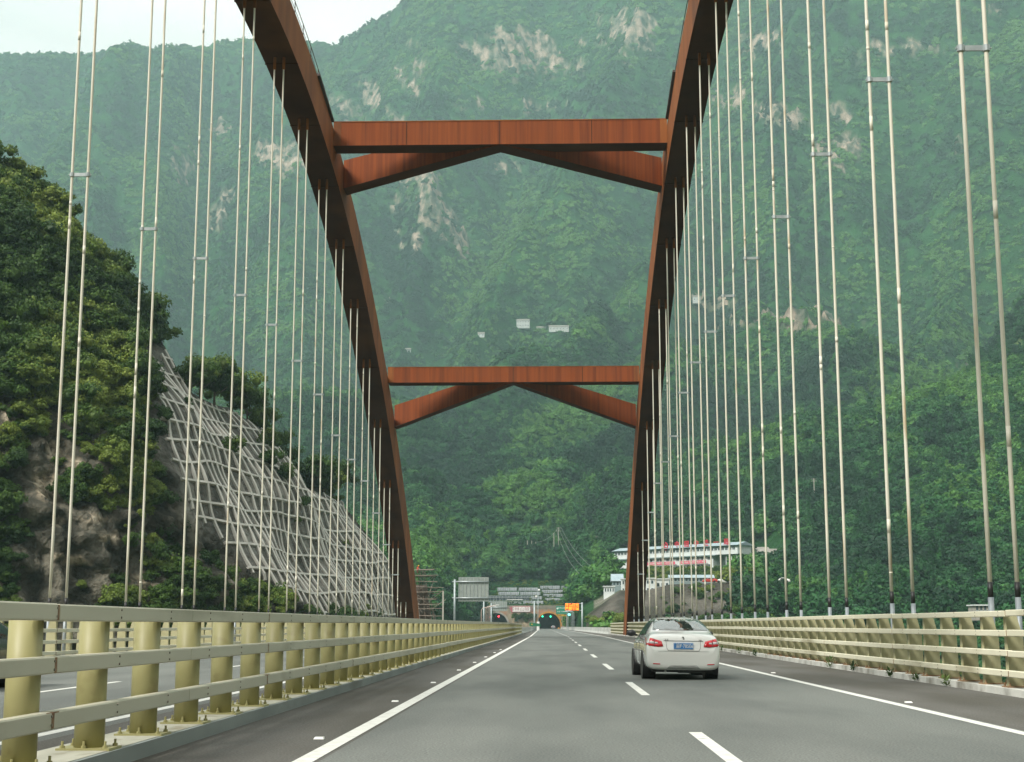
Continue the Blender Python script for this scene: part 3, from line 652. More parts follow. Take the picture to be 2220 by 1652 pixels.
M_deck = mat('deck_concrete', (.26, .26, .24), (.36, .36, .33), .6, (.3, .7), .9)
strip('bridge_deck', -17.6, 10.4, -.03, M_deck, y1=218, label='concrete and steel deck carrying both carriageways', cat='bridge deck', thick=1.6)
strip('road_bed', -32, 12, -.05, mat('verge', (.10, .11, .06), (.26, .25, .21), .3, (.4, .6), .95), y0=218, label='verge and road bed beyond the bridge', cat='verge', thick=1.2)
M_kerb = mat('kerb_concrete', (.19, .215, .21), (.30, .33, .32), 1.2, (.3, .7), .85, stretch=(1, .3, 1), col3=(.16, .16, .14), scale3=.8, fac3=(.55, .7))
M_kerbw = mat('white_kerb', (.42, .42, .39), (.62, .62, .58), 1.5, (.3, .7), .85, col3=(.17, .16, .13), scale3=.9, fac3=(.5, .68))
strip('kerb', -4.75, -4.05, .15, M_kerb, y1=221, label='grey concrete kerb carrying the median railing', cat='kerb', thick=.2)
strip('kerb_cover', -4.72, -4.10, .156, mat('cover_plate', (.36, .355, .29), (.50, .49, .41), 2.5, (.3, .7), .7, stretch=(1, .4, 1), col3=(.22, .19, .12), scale3=3, fac3=(.56, .72)), y1=221, label='pale beige cover plate on top of the median kerb', cat='kerb', thick=.005)
strip('kerb', 8.45, 9.0, .13, M_kerbw, y1=215, label='chipped whitish concrete kerb under the right railing', cat='kerb', thick=.2)
strip('kerb', -16.4, -15.95, .13, M_kerbw, y1=215, label='concrete kerb under the far left railing', cat='kerb', thick=.2)
M_line = mat('road_paint', (.55, .55, .51), (.68, .68, .64), 6, (.3, .6), .7, col3=(.38, .38, .36), scale3=5, fac3=(.62, .75))
strip('edge_line', -2.50, -2.30, .004, M_line, label='solid white edge line on the left', cat='road marking')
strip('edge_line', 5.60, 5.78, .004, M_line, label='solid white edge line on the right', cat='road marking')
strip('edge_line', -6.2, -6.02, .004, M_line, left=True, label='solid white line nearest the median on the opposite carriageway', cat='road marking')
strip('edge_line', -13.85, -13.67, .004, M_line, left=True, label='solid white outer line of the opposite carriageway', cat='road marking')
dm = MB(); dl = MB()
for k in range(-1, 44):
    y0 = 11.9+15.55*k
    for D, x, lf in ((dm, 1.74, False), (dl, -10.0, True)):
        if y0+6 > 660: continue
        a, b_ = bend(x-.08, y0, .004, lf), bend(x+.08, y0, .004, lf); c, d = bend(x+.08, y0+6.2, .004, lf), bend(x-.08, y0+6.2, .004, lf)
        D.add([a, b_, c, d], [(0, 1, 2, 3)])
tag(dm.build('lane_dashes', M_line), 'broken white line between the two lanes ahead', 'road marking', kind='structure')
tag(dl.build('lane_dashes', M_line), 'broken white line on the opposite carriageway', 'road marking', kind='structure')
# studs beside the right and left lines
M_stud = mat('white_plastic', (.75, .75, .72), rough=.3)
for k, (x, ys_) in enumerate(((5.98, [10.2, 24.9, 39.9, 54.9, 70]), (-2.68, [16.9, 25, 33, 42, 50.5, 59, 68, 76]))):
    for y in ys_:
        m = MB(); m.prism([(x-.06, y-.05, .004), (x+.06, y-.05, .004), (x+.05, y-.02, .026), (x-.05, y-.02, .026)], (0, .09, 0))
        o = m.build('road_stud', M_stud); near = 'car side shoulder, right' if k == 0 else 'left shoulder'
        od = ['nearest', 'second', 'third', 'fourth', 'fifth', 'sixth', 'seventh', 'eighth'][ys_.index(y)]; tag(o, f'small white reflective stud beside the {["right", "left"][k]} edge line, {od} from the viewer', 'road stud', f'studs beside the {["right", "left"][k]} line')

# ------------------------------------------------------------------ railings
M_rail = mat('rail_paint', (.47, .455, .36), (.55, .53, .425), 1.2, (.3, .7), .45, stretch=(1, .3, 1), col3=(.26, .25, .18), scale3=.9, fac3=(.58, .75))
M_railr = mat('rail_paint_cream', (.66, .63, .48), (.74, .71, .56), 1.2, (.3, .7), .5, stretch=(1, .3, 1), col3=(.36, .33, .22), scale3=.9, fac3=(.56, .75))
M_post = mat('post_paint', (.30, .28, .125), (.37, .345, .165), 2, (.3, .7), .5, col3=(.20, .17, .07), scale3=2.5, fac3=(.6, .78))
M_postr = mat('post_paint_pale', (.33, .31, .18), (.40, .38, .235), 2, (.3, .7), .5, col3=(.26, .22, .11), scale3=2.5, fac3=(.6, .78))
M_rust = mat('rusty_steel', (.16, .08, .04), (.30, .20, .11), 12, (.3, .7), .8)
M_bolt = mat('bolt_steel', (.16, .15, .12), (.28, .26, .20), 30, (.3, .7), .5, .6)
def railing(root, XF, sgn, rails, pitch, jl, y0, y1, style, jstart, M_r, M_p, depth=.12, left=False, rows=100, zk=.13):
    """XF: traffic-side face; sgn -1 posts further left, +1 further right. rails: (z0,z1)"""
    yb = jstart
    joints = [y for y in np.arange(jstart-6*jl, y1, jl) if y0 < y < y1]; ed = [y0]+joints+[y1]
    for z0, z1 in rails:
        m = MB(); rj = random.Random(int(z0*100))
        for a, b_ in zip(ed[:-1], ed[1:]):
            seg = np.linspace(a+.03, b_-.03, max(2, int((b_-a)/9)+2)); jz = rj.uniform(-.006, .006); jx = rj.uniform(-.006, .006)
            for p, q in zip(seg[:-1], seg[1:]):
                P_ = [bend(XF+jx, p, 0, left), bend(XF+jx+sgn*depth, p, 0, left), bend(XF+jx+sgn*depth, q, 0, left), bend(XF+jx, q, 0, left)]
                m.hexa([(x, y, z+z0+jz) for x, y, z in P_]+[(x, y, z+z1+jz) for x, y, z in P_])
        o = m.build('rail', M_r, root); finish(o, .012, 1)
        for j in joints:
            if j < 120: s = MB(); P_ = bend(XF+sgn*depth/2, j, (z0+z1)/2, left); s.box(P_, (depth-.012, .30 if j < 60 else .1, z1-z0-.014)); s.build('joint_sleeve', M_rust, o)
        for i in range(26):
            y = y0s+i*pitch
            if y > y1 or y < max(y0, 9.5) or left or y > 36: continue
            for dz in (-.035, .035):
                bo = MB(); P_ = bend(XF-sgn*.001, y, (z0+z1)/2+dz, left); bo.tube([P_, (P_[0]-sgn*.008, P_[1], P_[2])], .012, 6); bo.build('rail_bolt', M_bolt, o)
    rest = MB(); i = 0; y = y0s; zt = rails[0][1]-.03
    proto_ = None
    def post_mb(Y, X0):
        m = MB(); bx_, by_, bz_ = bend(X0, Y, 0, left)
        if style == 'round':
            m.tube([(bx_, by_, bz_+zk), (bx_, by_, bz_+zt)], .14, 18)
        else:
            e = sgn
            m.prism([(bx_, by_, bz_+zk), (bx_+e*.27, by_, bz_+zk), (bx_+e*.25, by_, bz_+zt*.68), (bx_+e*.13, by_, bz_+zt), (bx_, by_, bz_+zt)], (0, .018, 0))
            m.box((bx_-e*0.008, by_+.009, bz_+(zk+zt)/2), (.016, .15, zt-zk)); m.beam((bx_+e*.28, by_+.009, bz_+zk), (bx_+e*.26, by_+.009, bz_+zt*.68), .016, .11, (1, 0, 0)); m.beam((bx_+e*.26, by_+.009, bz_+zt*.68), (bx_+e*.14, by_+.009, bz_+zt), .016, .11, (1, 0, 0))
        return m
    X0 = XF+sgn*(depth+.13) if style == 'round' else XF+sgn*(depth+.012)
    while y < y1:
        if y >= y0:
            m = post_mb(y, X0)
            if i < rows:
                o = m.build('post', M_p, root, smooth=False)
                if style == 'round':
                    for pl in o.data.polygons: pl.use_smooth = len(pl.vertices) == 4
                if i < 30 and not left:
                    p = MB(); cx_b = X0 if style == 'round' else X0+sgn*.17; B0 = bend(cx_b, y, zk+.012, left); p.box(B0, (.50, .40, .024));
                    q = p
                    for ex in (-.2, 0, .2):
                        for ey in (-.155, .155):
                            if ex == 0 and style != 'round': continue
                            q.tube([(B0[0]+ex, y+ey, B0[2]+.012), (B0[0]+ex, y+ey, B0[2]+.035)], .024, 6); q.tube([(B0[0]+ex, y+ey, B0[2]+.035), (B0[0]+ex, y+ey, B0[2]+.075)], .012, 6)
                    p.build('base_plate', M_p if style == 'round' else M_rust, o)
            else: rest.v, rest.f = rest.v, rest.f; b0 = len(rest.v); rest.v += m.v; rest.f += [[k+b0 for k in g] for g in m.f]
            i += 1
        y += pitch
    if rest.v: o = rest.build('distant_posts', M_p, root); o['kind'] = 'stuff'
y0s = 11.9-1.8*7
r1 = empty('median_railing', (-4.3, 5, 0), 'khaki steel median railing with three box rails on stout round posts', 'railing')
railing(r1, -4.08, -1, [(1.33, 1.47), (.90, 1.04), (.455, .60)], 1.8, 9.0, 1, 221, 'round', 11.95, M_rail, M_post, rows=99, zk=.15)
y0s = 26.5-1.52*8
r2 = empty('parapet_railing', (8.7, 12, 0), 'cream steel parapet railing with four box rails at the right edge', 'railing')
railing(r2, 8.5, 1, [(1.45, 1.565), (1.08, 1.20), (.705, .82), (.33, .45)], 1.52, 9.2, 12, 206, 'plate', 27.6, M_railr, M_postr, rows=99)
y0s = 30.
r3 = empty('parapet_railing', (-16.2, 30, 0), 'yellowish railing at the far edge of the opposite carriageway', 'railing')
railing(r3, -16.0, -1, [(1.40, 1.53), (1.05, 1.17), (.69, .81), (.33, .45)], 1.55, 9.2, 30, 206, 'plate', 37.6, M_railr, M_postr, left=True, rows=80)
# weeds at the right kerb
M_weed = leafmat('weed_leaves', (.03, .07, .02), (.06, .11, .03), (.12, .17, .05), .5)
for k, (y, h) in enumerate(((31.6, .22), (34.2, .18), (36.8, .24), (41.2, .34), (44.6, .42), (61, .3), (66, .35), (73, .3), (85, .4), (92, .35))):
    rs = random.Random(k); m = MB()
    for i in range(int(40+60*h)):
        a = rs.uniform(0, 6.28); d = rs.uniform(.02, .22)*h*3; z0 = rs.uniform(0, .7)*h; L_ = rs.uniform(.03, .08); c0 = Vector((8.40+d*math.cos(a)*.3, y+d*math.sin(a), .01+z0))
        t_ = Vector((math.cos(a), math.sin(a), rs.uniform(.2, 1.2))).normalized(); s_ = t_.cross(Vector((0, 0, 1))).normalized()*L_*.35
        m.add([c0, c0+t_*L_+s_, c0+t_*L_*2.1, c0+t_*L_-s_], [(0, 1, 2, 3)])
    tag(m.build('weed', M_weed), f'small green weed sprouting from the right kerb joint, {["nearest", "second", "third", "fourth", "fifth", "sixth", "seventh", "eighth", "ninth", "farthest"][k]} from the viewer', 'weed', 'weeds along the right kerb')
# concrete barriers beyond the bridge
M_bar = mat('barrier_concrete', (.34, .35, .33), (.52, .53, .50), .5, (.3, .7), .85)
def barrier(name, x, y0, y1, label, taper=lambda y: 0, left=False):
    e = empty(name, bend(x, y0, 0, left), label, 'barrier'); y = y0
    while y < y1:
        L_ = 5.9; m = MB(); q = []
        for yy in (y, y+L_):
            X_ = x+taper(yy)
            q.append([bend(X_-.28, yy, 0, left), bend(X_+.28, yy, 0, left), bend(X_+.12, yy, .32, left), bend(X_+.1, yy, .95, left), bend(X_-.1, yy, .95, left), bend(X_-.12, yy, .32, left)])
        b0 = len(m.v); m.v += q[0]+q[1]
        m.f += [[0, 1, 2, 3, 4, 5][::-1], [6, 7, 8, 9, 10, 11]]+[[i, (i+1) % 6, 6+(i+1) % 6, 6+i] for i in range(6)]
        m.build('barrier_segment', M_bar, e); y += 6.0
barrier('concrete_barrier', 8.5, 207, 640, 'pale concrete barrier running right of the road to the tunnel', lambda y: -1.3*(y-207)/433)
barrier('concrete_barrier', -4.4, 222, 640, 'pale concrete barrier starting where the median railing ends', lambda y: .9*(y-222)/418)
# ------------------------------------------------------------------ the arch bridge
def steel(name, c1, c2, c3, st):
    return mat(name, c1, c2, .9, (.3, .7), .75, .0, st, col3=c3, scale3=.8, fac3=(.46, .70), spec=.2)
M_st = steel('weathering_steel', (.18, .042, .012), (.24, .062, .015), (.13, .033, .012), (4.5, 4.5, .12))
M_st2 = steel('weathering_steel_rib', (.20, .060, .016), (.28, .095, .024), (.12, .042, .016), (1.2, .5, .12))
M_under = mat('underside_shade_and_weld', (.038, .016, .010), (.070, .028, .014), .35, (.3, .7), .8, col3=(.11, .045, .018), scale3=.12, fac3=(.55, .75), spec=.15)
def dark_under(o):   # faces pointing down get a darker brown, shade painted into the steel
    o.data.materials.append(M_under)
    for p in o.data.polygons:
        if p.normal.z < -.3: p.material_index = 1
def zs(Y): return 35.75-.00454*(Y-77.9)**2
def arch_rib(x0, x1):
    m = MB(); Ys = np.concatenate([np.linspace(-20, 0, 6), np.linspace(5, 178, 60)]); rows = []
    for Y in Ys:
        sl_ = -2*.00454*(Y-77.9); nrm = np.array([-sl_, 1.]); nrm /= np.linalg.norm(nrm); d = 2.7+1.5*((Y-77.9)/87)**2
        z = zs(Y); a = (Y, z); b_ = (Y+nrm[0]*d, z+nrm[1]*d)
        rows.append([(x0, a[0], a[1]), (x1, a[0], a[1]), (x1, b_[0], b_[1]), (x0, b_[0], b_[1])])
    for r_ in rows: m.v += r_
    for i in range(len(rows)-1):
        for j in range(4): m.f.append([i*4+j, (i+1)*4+j, (i+1)*4+(j+1) % 4, i*4+(j+1) % 4])
    m.f.append([0, 1, 2, 3]); k = (len(rows)-1)*4; m.f.append([k+3, k+2, k+1, k])
    # transverse weld ribs under the soffit
    return m, rows
BR = empty('arch_bridge', (-3.6, 80, 0), 'rust brown weathering steel tied arch bridge with two ribs over the road', 'bridge')
for x0, x1 in ((-17.6, -15.6), (8.4, 10.3)):
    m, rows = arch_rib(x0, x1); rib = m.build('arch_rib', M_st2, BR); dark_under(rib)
    s = MB()
    for i in range(6, len(rows)-1, 3):
        a, b_ = Vector(rows[i][0]), Vector(rows[i][1]); s.box(((a.x+b_.x)/2, a.y, a.z-.02), (x1-x0+.05, .12, .06))
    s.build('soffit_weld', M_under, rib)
    h = MB(); inner = x1 if x0 < -10 else x0; prev = None
    for Y in np.arange(20, 96, 3.):
        z = zs(Y)+2.75; p = Vector((inner+(-.15 if x0 < -10 else .15), Y+.6, z)); h.tube([p, p+Vector((0, 0, 1.0))], .03, 5)
        if prev: h.tube([prev+Vector((0, 0, 1.0)), p+Vector((0, 0, 1.0))], .025, 5); h.tube([prev+Vector((0, 0, .5)), p+Vector((0, 0, .5))], .018, 4)
        prev = p
    h.build('rib_handrail', mat('dark_steel', (.05, .04, .035)), rib)
    pb = MB(); Y = 97.; z = zs(Y); pb.beam((inner-(.02 if x0 < -10 else -.02), 91.5, zs(91.5)+2.85), (inner-(.02 if x0 < -10 else -.02), 98, zs(98)+2.9), .4, .16); pb.build('access_walkway', mat('dark_steel', (.05, .04, .035)), rib)
M_sof = None
def strut(Yf, zb, zt, dY, Ye, zeb, zet):
    xa, xb, xc = -15.598, 8.398, -3.6
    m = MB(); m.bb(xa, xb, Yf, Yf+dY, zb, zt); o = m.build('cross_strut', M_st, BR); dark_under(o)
    s = MB(); s.bb(xa, xb, Yf-.03, Yf, zt-.05, zt+.02); s.bb(xa, xa+.55, Yf-.02, Yf, zb, zt-.05); s.bb(xb-.5, xb, Yf-.02, Yf, zb, zt-.05); s.build('strut_flange', M_st2, o)
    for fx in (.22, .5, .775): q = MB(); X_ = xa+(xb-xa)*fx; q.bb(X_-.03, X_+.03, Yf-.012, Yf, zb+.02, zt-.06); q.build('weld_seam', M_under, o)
    for xe in (xa, xb):
        m = MB(); c0 = Yf+.06
        a = [(xc, c0+.02, zb+.01), (xc, c0+dY, zb+.01), (xc, c0+dY, zt-.02), (xc, c0+.02, zt-.02)]
        e = [(xe, Ye, zeb), (xe, Ye+dY, zeb), (xe, Ye+dY, zet), (xe, Ye, zet)]
        P_ = a+e if xe > xc else e+a
        m.add(P_, [(0, 1, 2, 3)[::-1] if False else (3, 2, 1, 0), (4, 5, 6, 7), (0, 1, 5, 4), (1, 2, 6, 5), (2, 3, 7, 6), (3, 0, 4, 7)])
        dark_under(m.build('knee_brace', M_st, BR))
strut(98.9, 35.3, 37.1, 1.8, 104.2, 33.75, 35.95)
strut(135.2, 24.1, 25.6, 1.9, 141.4, 20.65, 22.85)
strut(20, 20.0, 21.6, 1.8, 14, 16.6, 18.6)
# hangers
M_cab = mat('cable_sheath', (.60, .57, .47), (.68, .65, .56), 1.5, (.3, .7), .5, stretch=(3, 3, .5), col3=(.46, .34, .20), scale3=1.1, fac3=(.60, .76))
M_blk = mat('black_rubber', (.012, .012, .013), rough=.5); M_sock = mat('socket_steel', (.20, .23, .25), (.30, .33, .35), 4, (.3, .7), .5, .3); M_galv = mat('galvanised_steel', (.34, .38, .40), (.48, .52, .53), 4, (.3, .7), .4, .5)
SPR = {(9.4, 0): (2115, 98), (9.4, 1): (1910, 166), (9.4, 2): (1785, 327), (9.4, 3): (1697, 464), (9.4, 4): (1632, 554), (9.4, 5): (1580, 640), (9.4, 6): (1542, 716), (9.4, 7): (1510, 783), (9.4, 8): (1482, 852), (9.4, 9): (1462, 944), (9.4, 10): (1441, 1003), (9.4, 11): (1425, 1049), (9.4, 12): (1411, 1112), (9.4, 13): (1398, 1173), (9.4, 14): (1385, 1247),
       (-16.57, 2): (178, 383), (-16.57, 3): (328, 501), (-16.57, 4): (438, 563), (-16.57, 5): (524, 643), (-16.57, 6): (592, 707), (-16.57, 7): (648, 786), (-16.57, 8): (692, 857), (-16.57, 9): (731, 946), (-16.57, 10): (764, 998), (-16.57, 11): (791, 1043), (-16.57, 12): (815, 1112), (-16.57, 13): (836, 1180), (-16.57, 14): (857, 1246)}
rc = random.Random(5)
for X0 in (-16.57, 9.4):
    for k in range(-2, 16):
        Y = 30.5+8.8*k if X0 > 0 else 30.9+8.73*k
        zt = zs(Y)+.1
        for sd_ in (-.28, .28):
            x = X0+sd_; m = MB(); pts = []; z = 2.17
            while z < zt:
                pts.append((x+rc.uniform(-.0015, .0015), Y, z)); z += 2.2
            pts.append((x, Y, zt)); m.tube(pts, .047, 10)
            for _ in range(rc.randint(2, 6)):      # wraps of old tape that stand proud
                zz = rc.uniform(2.4, max(2.6, zt-1)); hh = rc.uniform(.03, .5)
                if zz+hh < zt: m.tube([(x, Y, zz), (x, Y, zz+hh)], rc.uniform(.0480, .0497), 10)
            o = m.build('hanger_cable', M_cab, BR, smooth=True)
            s = MB(); s.tube([(x, Y, 1.86), (x, Y, 2.17)], .056, 10); s.build('rubber_sleeve', M_blk, o, True)
            s = MB(); s.tube([(x, Y, -.2), (x, Y, 1.86)], .062, 10); s.build('steel_socket', M_sock, o, True)
            if (X0, k) in SPR and sd_ < 0:
                p = atX(*SPR[(X0, k)], X0); s = MB(); s.box((X0, Y, p.z*1.0), (.56, .05, .12))
                for e in (-.28, .28): s.tube([(X0+e, Y, p.z-.07), (X0+e, Y, p.z+.07)], .085, 10)
                s.tube([(X0-.4, Y, p.z), (X0+.4, Y, p.z)], .02, 6); s.build('spacer_clamp', M_galv, o)
            if k < 15:
                s = MB(); s.tube([(x, Y, zt-.9), (x, Y, zt+.3)], .09, 8); s.build('upper_socket', M_st2, o, True)

# ------------------------------------------------------------------ cars
M_pw = mat('pearl_white_paint', (.74, .75, .73), rough=.2, spec=.6); M_pw.node_tree.nodes['Principled BSDF'].inputs['Coat Weight'].default_value = 1
def plain(name, col, rough=.5, metal=0, emit=None, ior=None, coat=0):
    m = mat(name, col, rough=rough, metal=metal, emit=emit); b = m.node_tree.nodes['Principled BSDF']
    if ior: b.inputs['IOR'].default_value = ior
    b.inputs['Coat Weight'].default_value = coat; return m
M_glass = plain('car_glass', (.03, .045, .04), .03, ior=2.9, coat=1); M_sideglass = plain('tinted_glass', (.015, .018, .018), .05, ior=1.5)
M_tail = plain('red_lens', (.60, .008, .018), .15, coat=1); M_clear = plain('clear_lens', (.62, .60, .62), .12, coat=1)
M_tyre = plain('tyre_rubber', (.015, .015, .015), .8); M_rim = plain('alloy_rim', (.35, .35, .36), .35, .8); M_trim = plain('black_trim', (.02, .02, .022), .5)
M_blue = plain('plate_blue', (.045, .22, .55), .4); M_white = plain('white_paint', (.75, .75, .73), .5); M_chrome = plain('chrome', (.45, .45, .44), .2, .9)
M_bump = plain('grey_bumper_insert', (.33, .34, .33), .6); M_seat = plain('seat_fabric', (.22, .24, .15), .9)
SEC = [(.00,.33,.68,.50,.60,.585),(.015,.27,.78,.60,.72,.72),(.05,.235,.85,.70,.75,.80),(.10,.225,.875,.80,.77,.96),(.16,.22,.89,.88,.77,1.055),(.30,.21,.90,.92,.76,1.10),(.52,.20,.91,.94,.74,1.13),(.70,.20,.91,.95,.71,1.19),
       (1.0,.20,.912,.955,.655,1.345),(1.30,.20,.912,.96,.60,1.455),(1.7,.20,.91,.96,.585,1.50),(2.3,.20,.91,.95,.585,1.505),(2.75,.20,.905,.94,.60,1.44),(3.15,.20,.90,.93,.66,1.22),(3.50,.20,.90,.92,.71,1.04),(3.9,.21,.89,.86,.70,.98),(4.3,.22,.85,.76,.66,.87),(4.50,.25,.75,.62,.56,.74),(4.58,.32,.62,.52,.45,.60)]
def car(name, loc, rz, rx_roll, paint, label, plate=None, detail=True):
    root = empty(name, (0, 0, 0)); n_r = []
    for y, zb, w_, zbelt, wr, zt in SEC:
        half = [(0, zb), (w_*.5, zb), (w_*.86, zb+.01), (w_*.97, zb+.09), (w_, min(.56, (zb+zbelt)/2+.05)), (w_*.985, zbelt-.1*(zbelt-zb)), (w_*.95, zbelt), (wr+(w_*.95-wr)*.45, zbelt+(zt-zbelt)*.55), (wr, zt-.07*(1 if zt > 1.15 else .5)), (wr*.75, zt-.02), (0, zt)]
        full = half+[(-x, z) for x, z in half[-2:0:-1]]; n_r.append([(x, y, z) for x, z in full])
    m = MB(); K = len(n_r[0])
    for r_ in n_r: m.v += r_
    for i in range(len(n_r)-1):
        for j in range(K): m.f.append([i*K+j, (i)*K+(j+1) % K, (i+1)*K+(j+1) % K, (i+1)*K+j])
    m.f.append([j for j in range(K)][::-1]); m.f.append([(len(n_r)-1)*K+j for j in range(K)])
    body = m.build('body', paint, root, True); ss = body.modifiers.new('subdivision', 'SUBSURF'); ss.levels = ss.render_levels = 2
    bpy.context.view_layer.update(); dg = bpy.context.evaluated_depsgraph_get(); ev = body.evaluated_get(dg); me = ev.to_mesh()
    bvh = BVHTree.FromPolygons([v.co.copy() for v in me.vertices], [list(p.vertices) for p in me.polygons]); ev.to_mesh_clear()
    def patch(nm, poly, m_, axis, off=.006, par=body, step=.05, depth=0):
        """poly in (x,z) for axis 'y' (seen from behind) / 'Y' (from the front), (y,z) for 'x'/'X' (left/right side)"""
        bm = bmesh.new(); vs = [bm.verts.new((p[0], p[1], 0)) for p in poly]; bm.faces.new(vs)
        bmesh.ops.triangulate(bm, faces=bm.faces[:])
        for _ in range(4):
            ed = [e for e in bm.edges if e.calc_length() > step*1.6]
            if not ed: break
            bmesh.ops.subdivide_edges(bm, edges=ed, cuts=1); bmesh.ops.triangulate(bm, faces=bm.faces[:])
        out = []
        for v in bm.verts:
            a, b_ = v.co.x, v.co.y
            o_, d_ = {'y': ((a, -1, b_), (0, 1, 0)), 'Y': ((a, 6, b_), (0, -1, 0)), 'x': ((-3, a, b_), (1, 0, 0)), 'X': ((3, a, b_), (-1, 0, 0))}[axis]
            h, nn, _, _ = bvh.ray_cast(Vector(o_), Vector(d_))
            if h is None: h, nn, _, _ = bvh.find_nearest(Vector((a, 0, b_)) if axis == 'y' else Vector((a, 4.5, b_)) if axis == 'Y' else Vector((-.9 if axis == 'x' else .9, a, b_)))
            if nn.dot(Vector(d_)) > 0: nn = -nn
            out.append(h+nn*off)
        fs = [[q.index for q in f.verts] for f in bm.faces]; bm.verts.index_update(); fs = [[q.index for q in f.verts] for f in bm.faces]; bm.free()
        o = meshobj(nm, out, fs, m_, par, True); so = o.modifiers.new('thickness', 'SOLIDIFY'); so.thickness = .004; so.offset = 0
        return o
    mir = lambda P_: [(-x, z) for x, z in P_][::-1]
    patch('rear_window', [(-.67, 1.155), (.67, 1.155), (.66, 1.20), (.575, 1.40), (.54, 1.425), (-.54, 1.425), (-.575, 1.40), (-.66, 1.20)], M_glass, 'y')
    patch('windshield', [(-.66, 1.06), (.66, 1.06), (.56, 1.40), (-.56, 1.40)], M_glass, 'Y')
    for ax in 'xX':
        patch('side_window', [(1.05, 1.04), (1.78, 1.02), (1.78, 1.36), (1.42, 1.385), (1.22, 1.30)], M_sideglass, ax); patch('side_window', [(1.83, 1.02), (3.05, 1.00), (2.72, 1.30), (2.55, 1.36), (1.83, 1.385)], M_sideglass, ax)
        if detail:
            for yy in (1.80, 2.78): patch('door_seam', [(yy, .30), (yy+.012, .30), (yy+.012, 1.0), (yy, 1.0)], M_trim, ax, .002)
            sx = -1 if ax == 'x' else 1
            for yy in (1.25, 2.25): q = MB(); q.box((sx*.915, yy+.1, .86), (.03, .2, .035)); finish(q.build('door_handle', paint, body), .012)
    for sx in (-1, 1):
        def P(pl): return pl if sx > 0 else mir(pl)
        tl = patch('tail_light', P([(.48, .775), (.60, .765), (.875, .795), (.87, .90), (.845, .985), (.72, .955), (.52, .90)]), M_tail, 'y', .010)
        if detail:
            patch('reverse_lamp', P([(.60, .84), (.685, .84), (.685, .875), (.62, .872)]), M_clear, 'y', .015, tl)
            patch('indicator_lamp', P([(.705, .84), (.82, .845), (.81, .895), (.705, .89)]), M_clear, 'y', .015, tl)
            patch('lens_seam', P([(.690, .77), (.700, .77), (.700, .95), (.690, .95)]), M_trim, 'y', .017, tl, .03)
            patch('bumper_reflector', P([(.56, .355), (.73, .365), (.73, .385), (.56, .380)]), M_tail, 'y', .008)
        patch('headlight', P([(.45, .66), (.74, .66), (.76, .76), (.55, .75)]), M_clear, 'Y', .01)
        mr = MB(); mx_ = sx*1.0; q = bmesh.new(); bmesh.ops.create_icosphere(q, subdivisions=2, radius=1)
        mesh_ = [(mx_+v.co.x*.125, 3.0+v.co.y*.07+abs(v.co.x)*.03, 1.07+v.co.z*.085) for v in q.verts]; ff = [[v.index for v in f.verts] for f in q.faces]; q.free()
        mo = meshobj('wing_mirror', mesh_, ff, M_trim, body, True); a = MB(); a.beam((sx*.86, 3.04, 1.02), (sx*.97, 3.02, 1.03), .06, .04); a.build('mirror_arm', M_trim, mo) if False else None
        b0 = MB(); b0.beam((sx*.85, 3.04, 1.02), (sx*.96, 3.02, 1.04), .07, .045); b0.build('mirror_bracket', M_trim, body)
        for yy in (.98, 3.68):
            t_ = MB(); xo = sx*.893; xi = sx*.68; R_ = .318; prof = [(xi, R_*.6), (xi, R_*.93), (xi+sx*.02, R_), (xo-sx*.02, R_), (xo, R_*.93), (xo, R_*.66)]
            K2 = 28
            for a_, r_ in prof:
                for kk in range(K2): t_.v.append((a_, yy+math.cos(kk/K2*6.2832)*r_, R_+math.sin(kk/K2*6.2832)*r_))
            for i in range(len(prof)-1):
                for kk in range(K2): t_.f.append([i*K2+kk, i*K2+(kk+1) % K2, (i+1)*K2+(kk+1) % K2, (i+1)*K2+kk])
            wh = t_.build('wheel', M_tyre, root, True)
            rm = MB(); rm.tube([(xi+sx*.03, yy, R_), (xo-sx*.03, yy, R_)], R_*.64, 24)
            for s5 in range(5):
                an = s5*1.2566; rm.beam((xo-sx*.015, yy, R_), (xo-sx*.015, yy+math.cos(an)*R_*.62, R_+math.sin(an)*R_*.62), .03, .05, (1, 0, 0))
            rm.build('rim', M_rim, wh)
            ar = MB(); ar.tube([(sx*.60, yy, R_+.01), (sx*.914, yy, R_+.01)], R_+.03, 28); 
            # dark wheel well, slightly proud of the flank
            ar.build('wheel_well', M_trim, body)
    if detail:
        patch('lower_bumper_insert', [(-.40, .26), (.40, .26), (.33, .335), (.30, .345), (-.30, .345), (-.33, .335)], M_bump, 'y', .004)
        patch('trunk_seam', [(-.42, .925), (-.415, .925), (-.395, .74), (-.36, .685), (.36, .685), (.395, .74), (.415, .925), (.42, .925), (.402, .735), (.365, .678), (-.365, .678), (-.402, .735)], M_trim, 'y', .003, step=.08)
        patch('trunk_trim', [(-.47, .905), (.47, .905), (.47, .915), (-.47, .915)], M_trim, 'y', .005)
        patch('bumper_crease', [(-.60, .665), (.60, .665), (.60, .672), (-.60, .672)], M_bump, 'y', .003)
        # small rampant badge
        m2 = MB(); B = [(-.012, .0), (.008, .028), (-.02, .05), (-.035, .045), (-.03, .062), (.0, .072), (.022, .055), (.02, .03), (.034, .02), (.03, -.005), (.018, .01), (.005, -.005), (.012, -.035), (-.002, -.035), (-.012, -.01), (-.03, -.025), (-.04, -.018)]
        h, nn, _, _ = bvh.ray_cast(Vector((0, -1, .97)), Vector((0, 1, 0)))
        m2.prism([(x, h.y-.014, .945+z) for x, z in B], (0, .012, 0)); m2.build('badge', M_chrome, body)
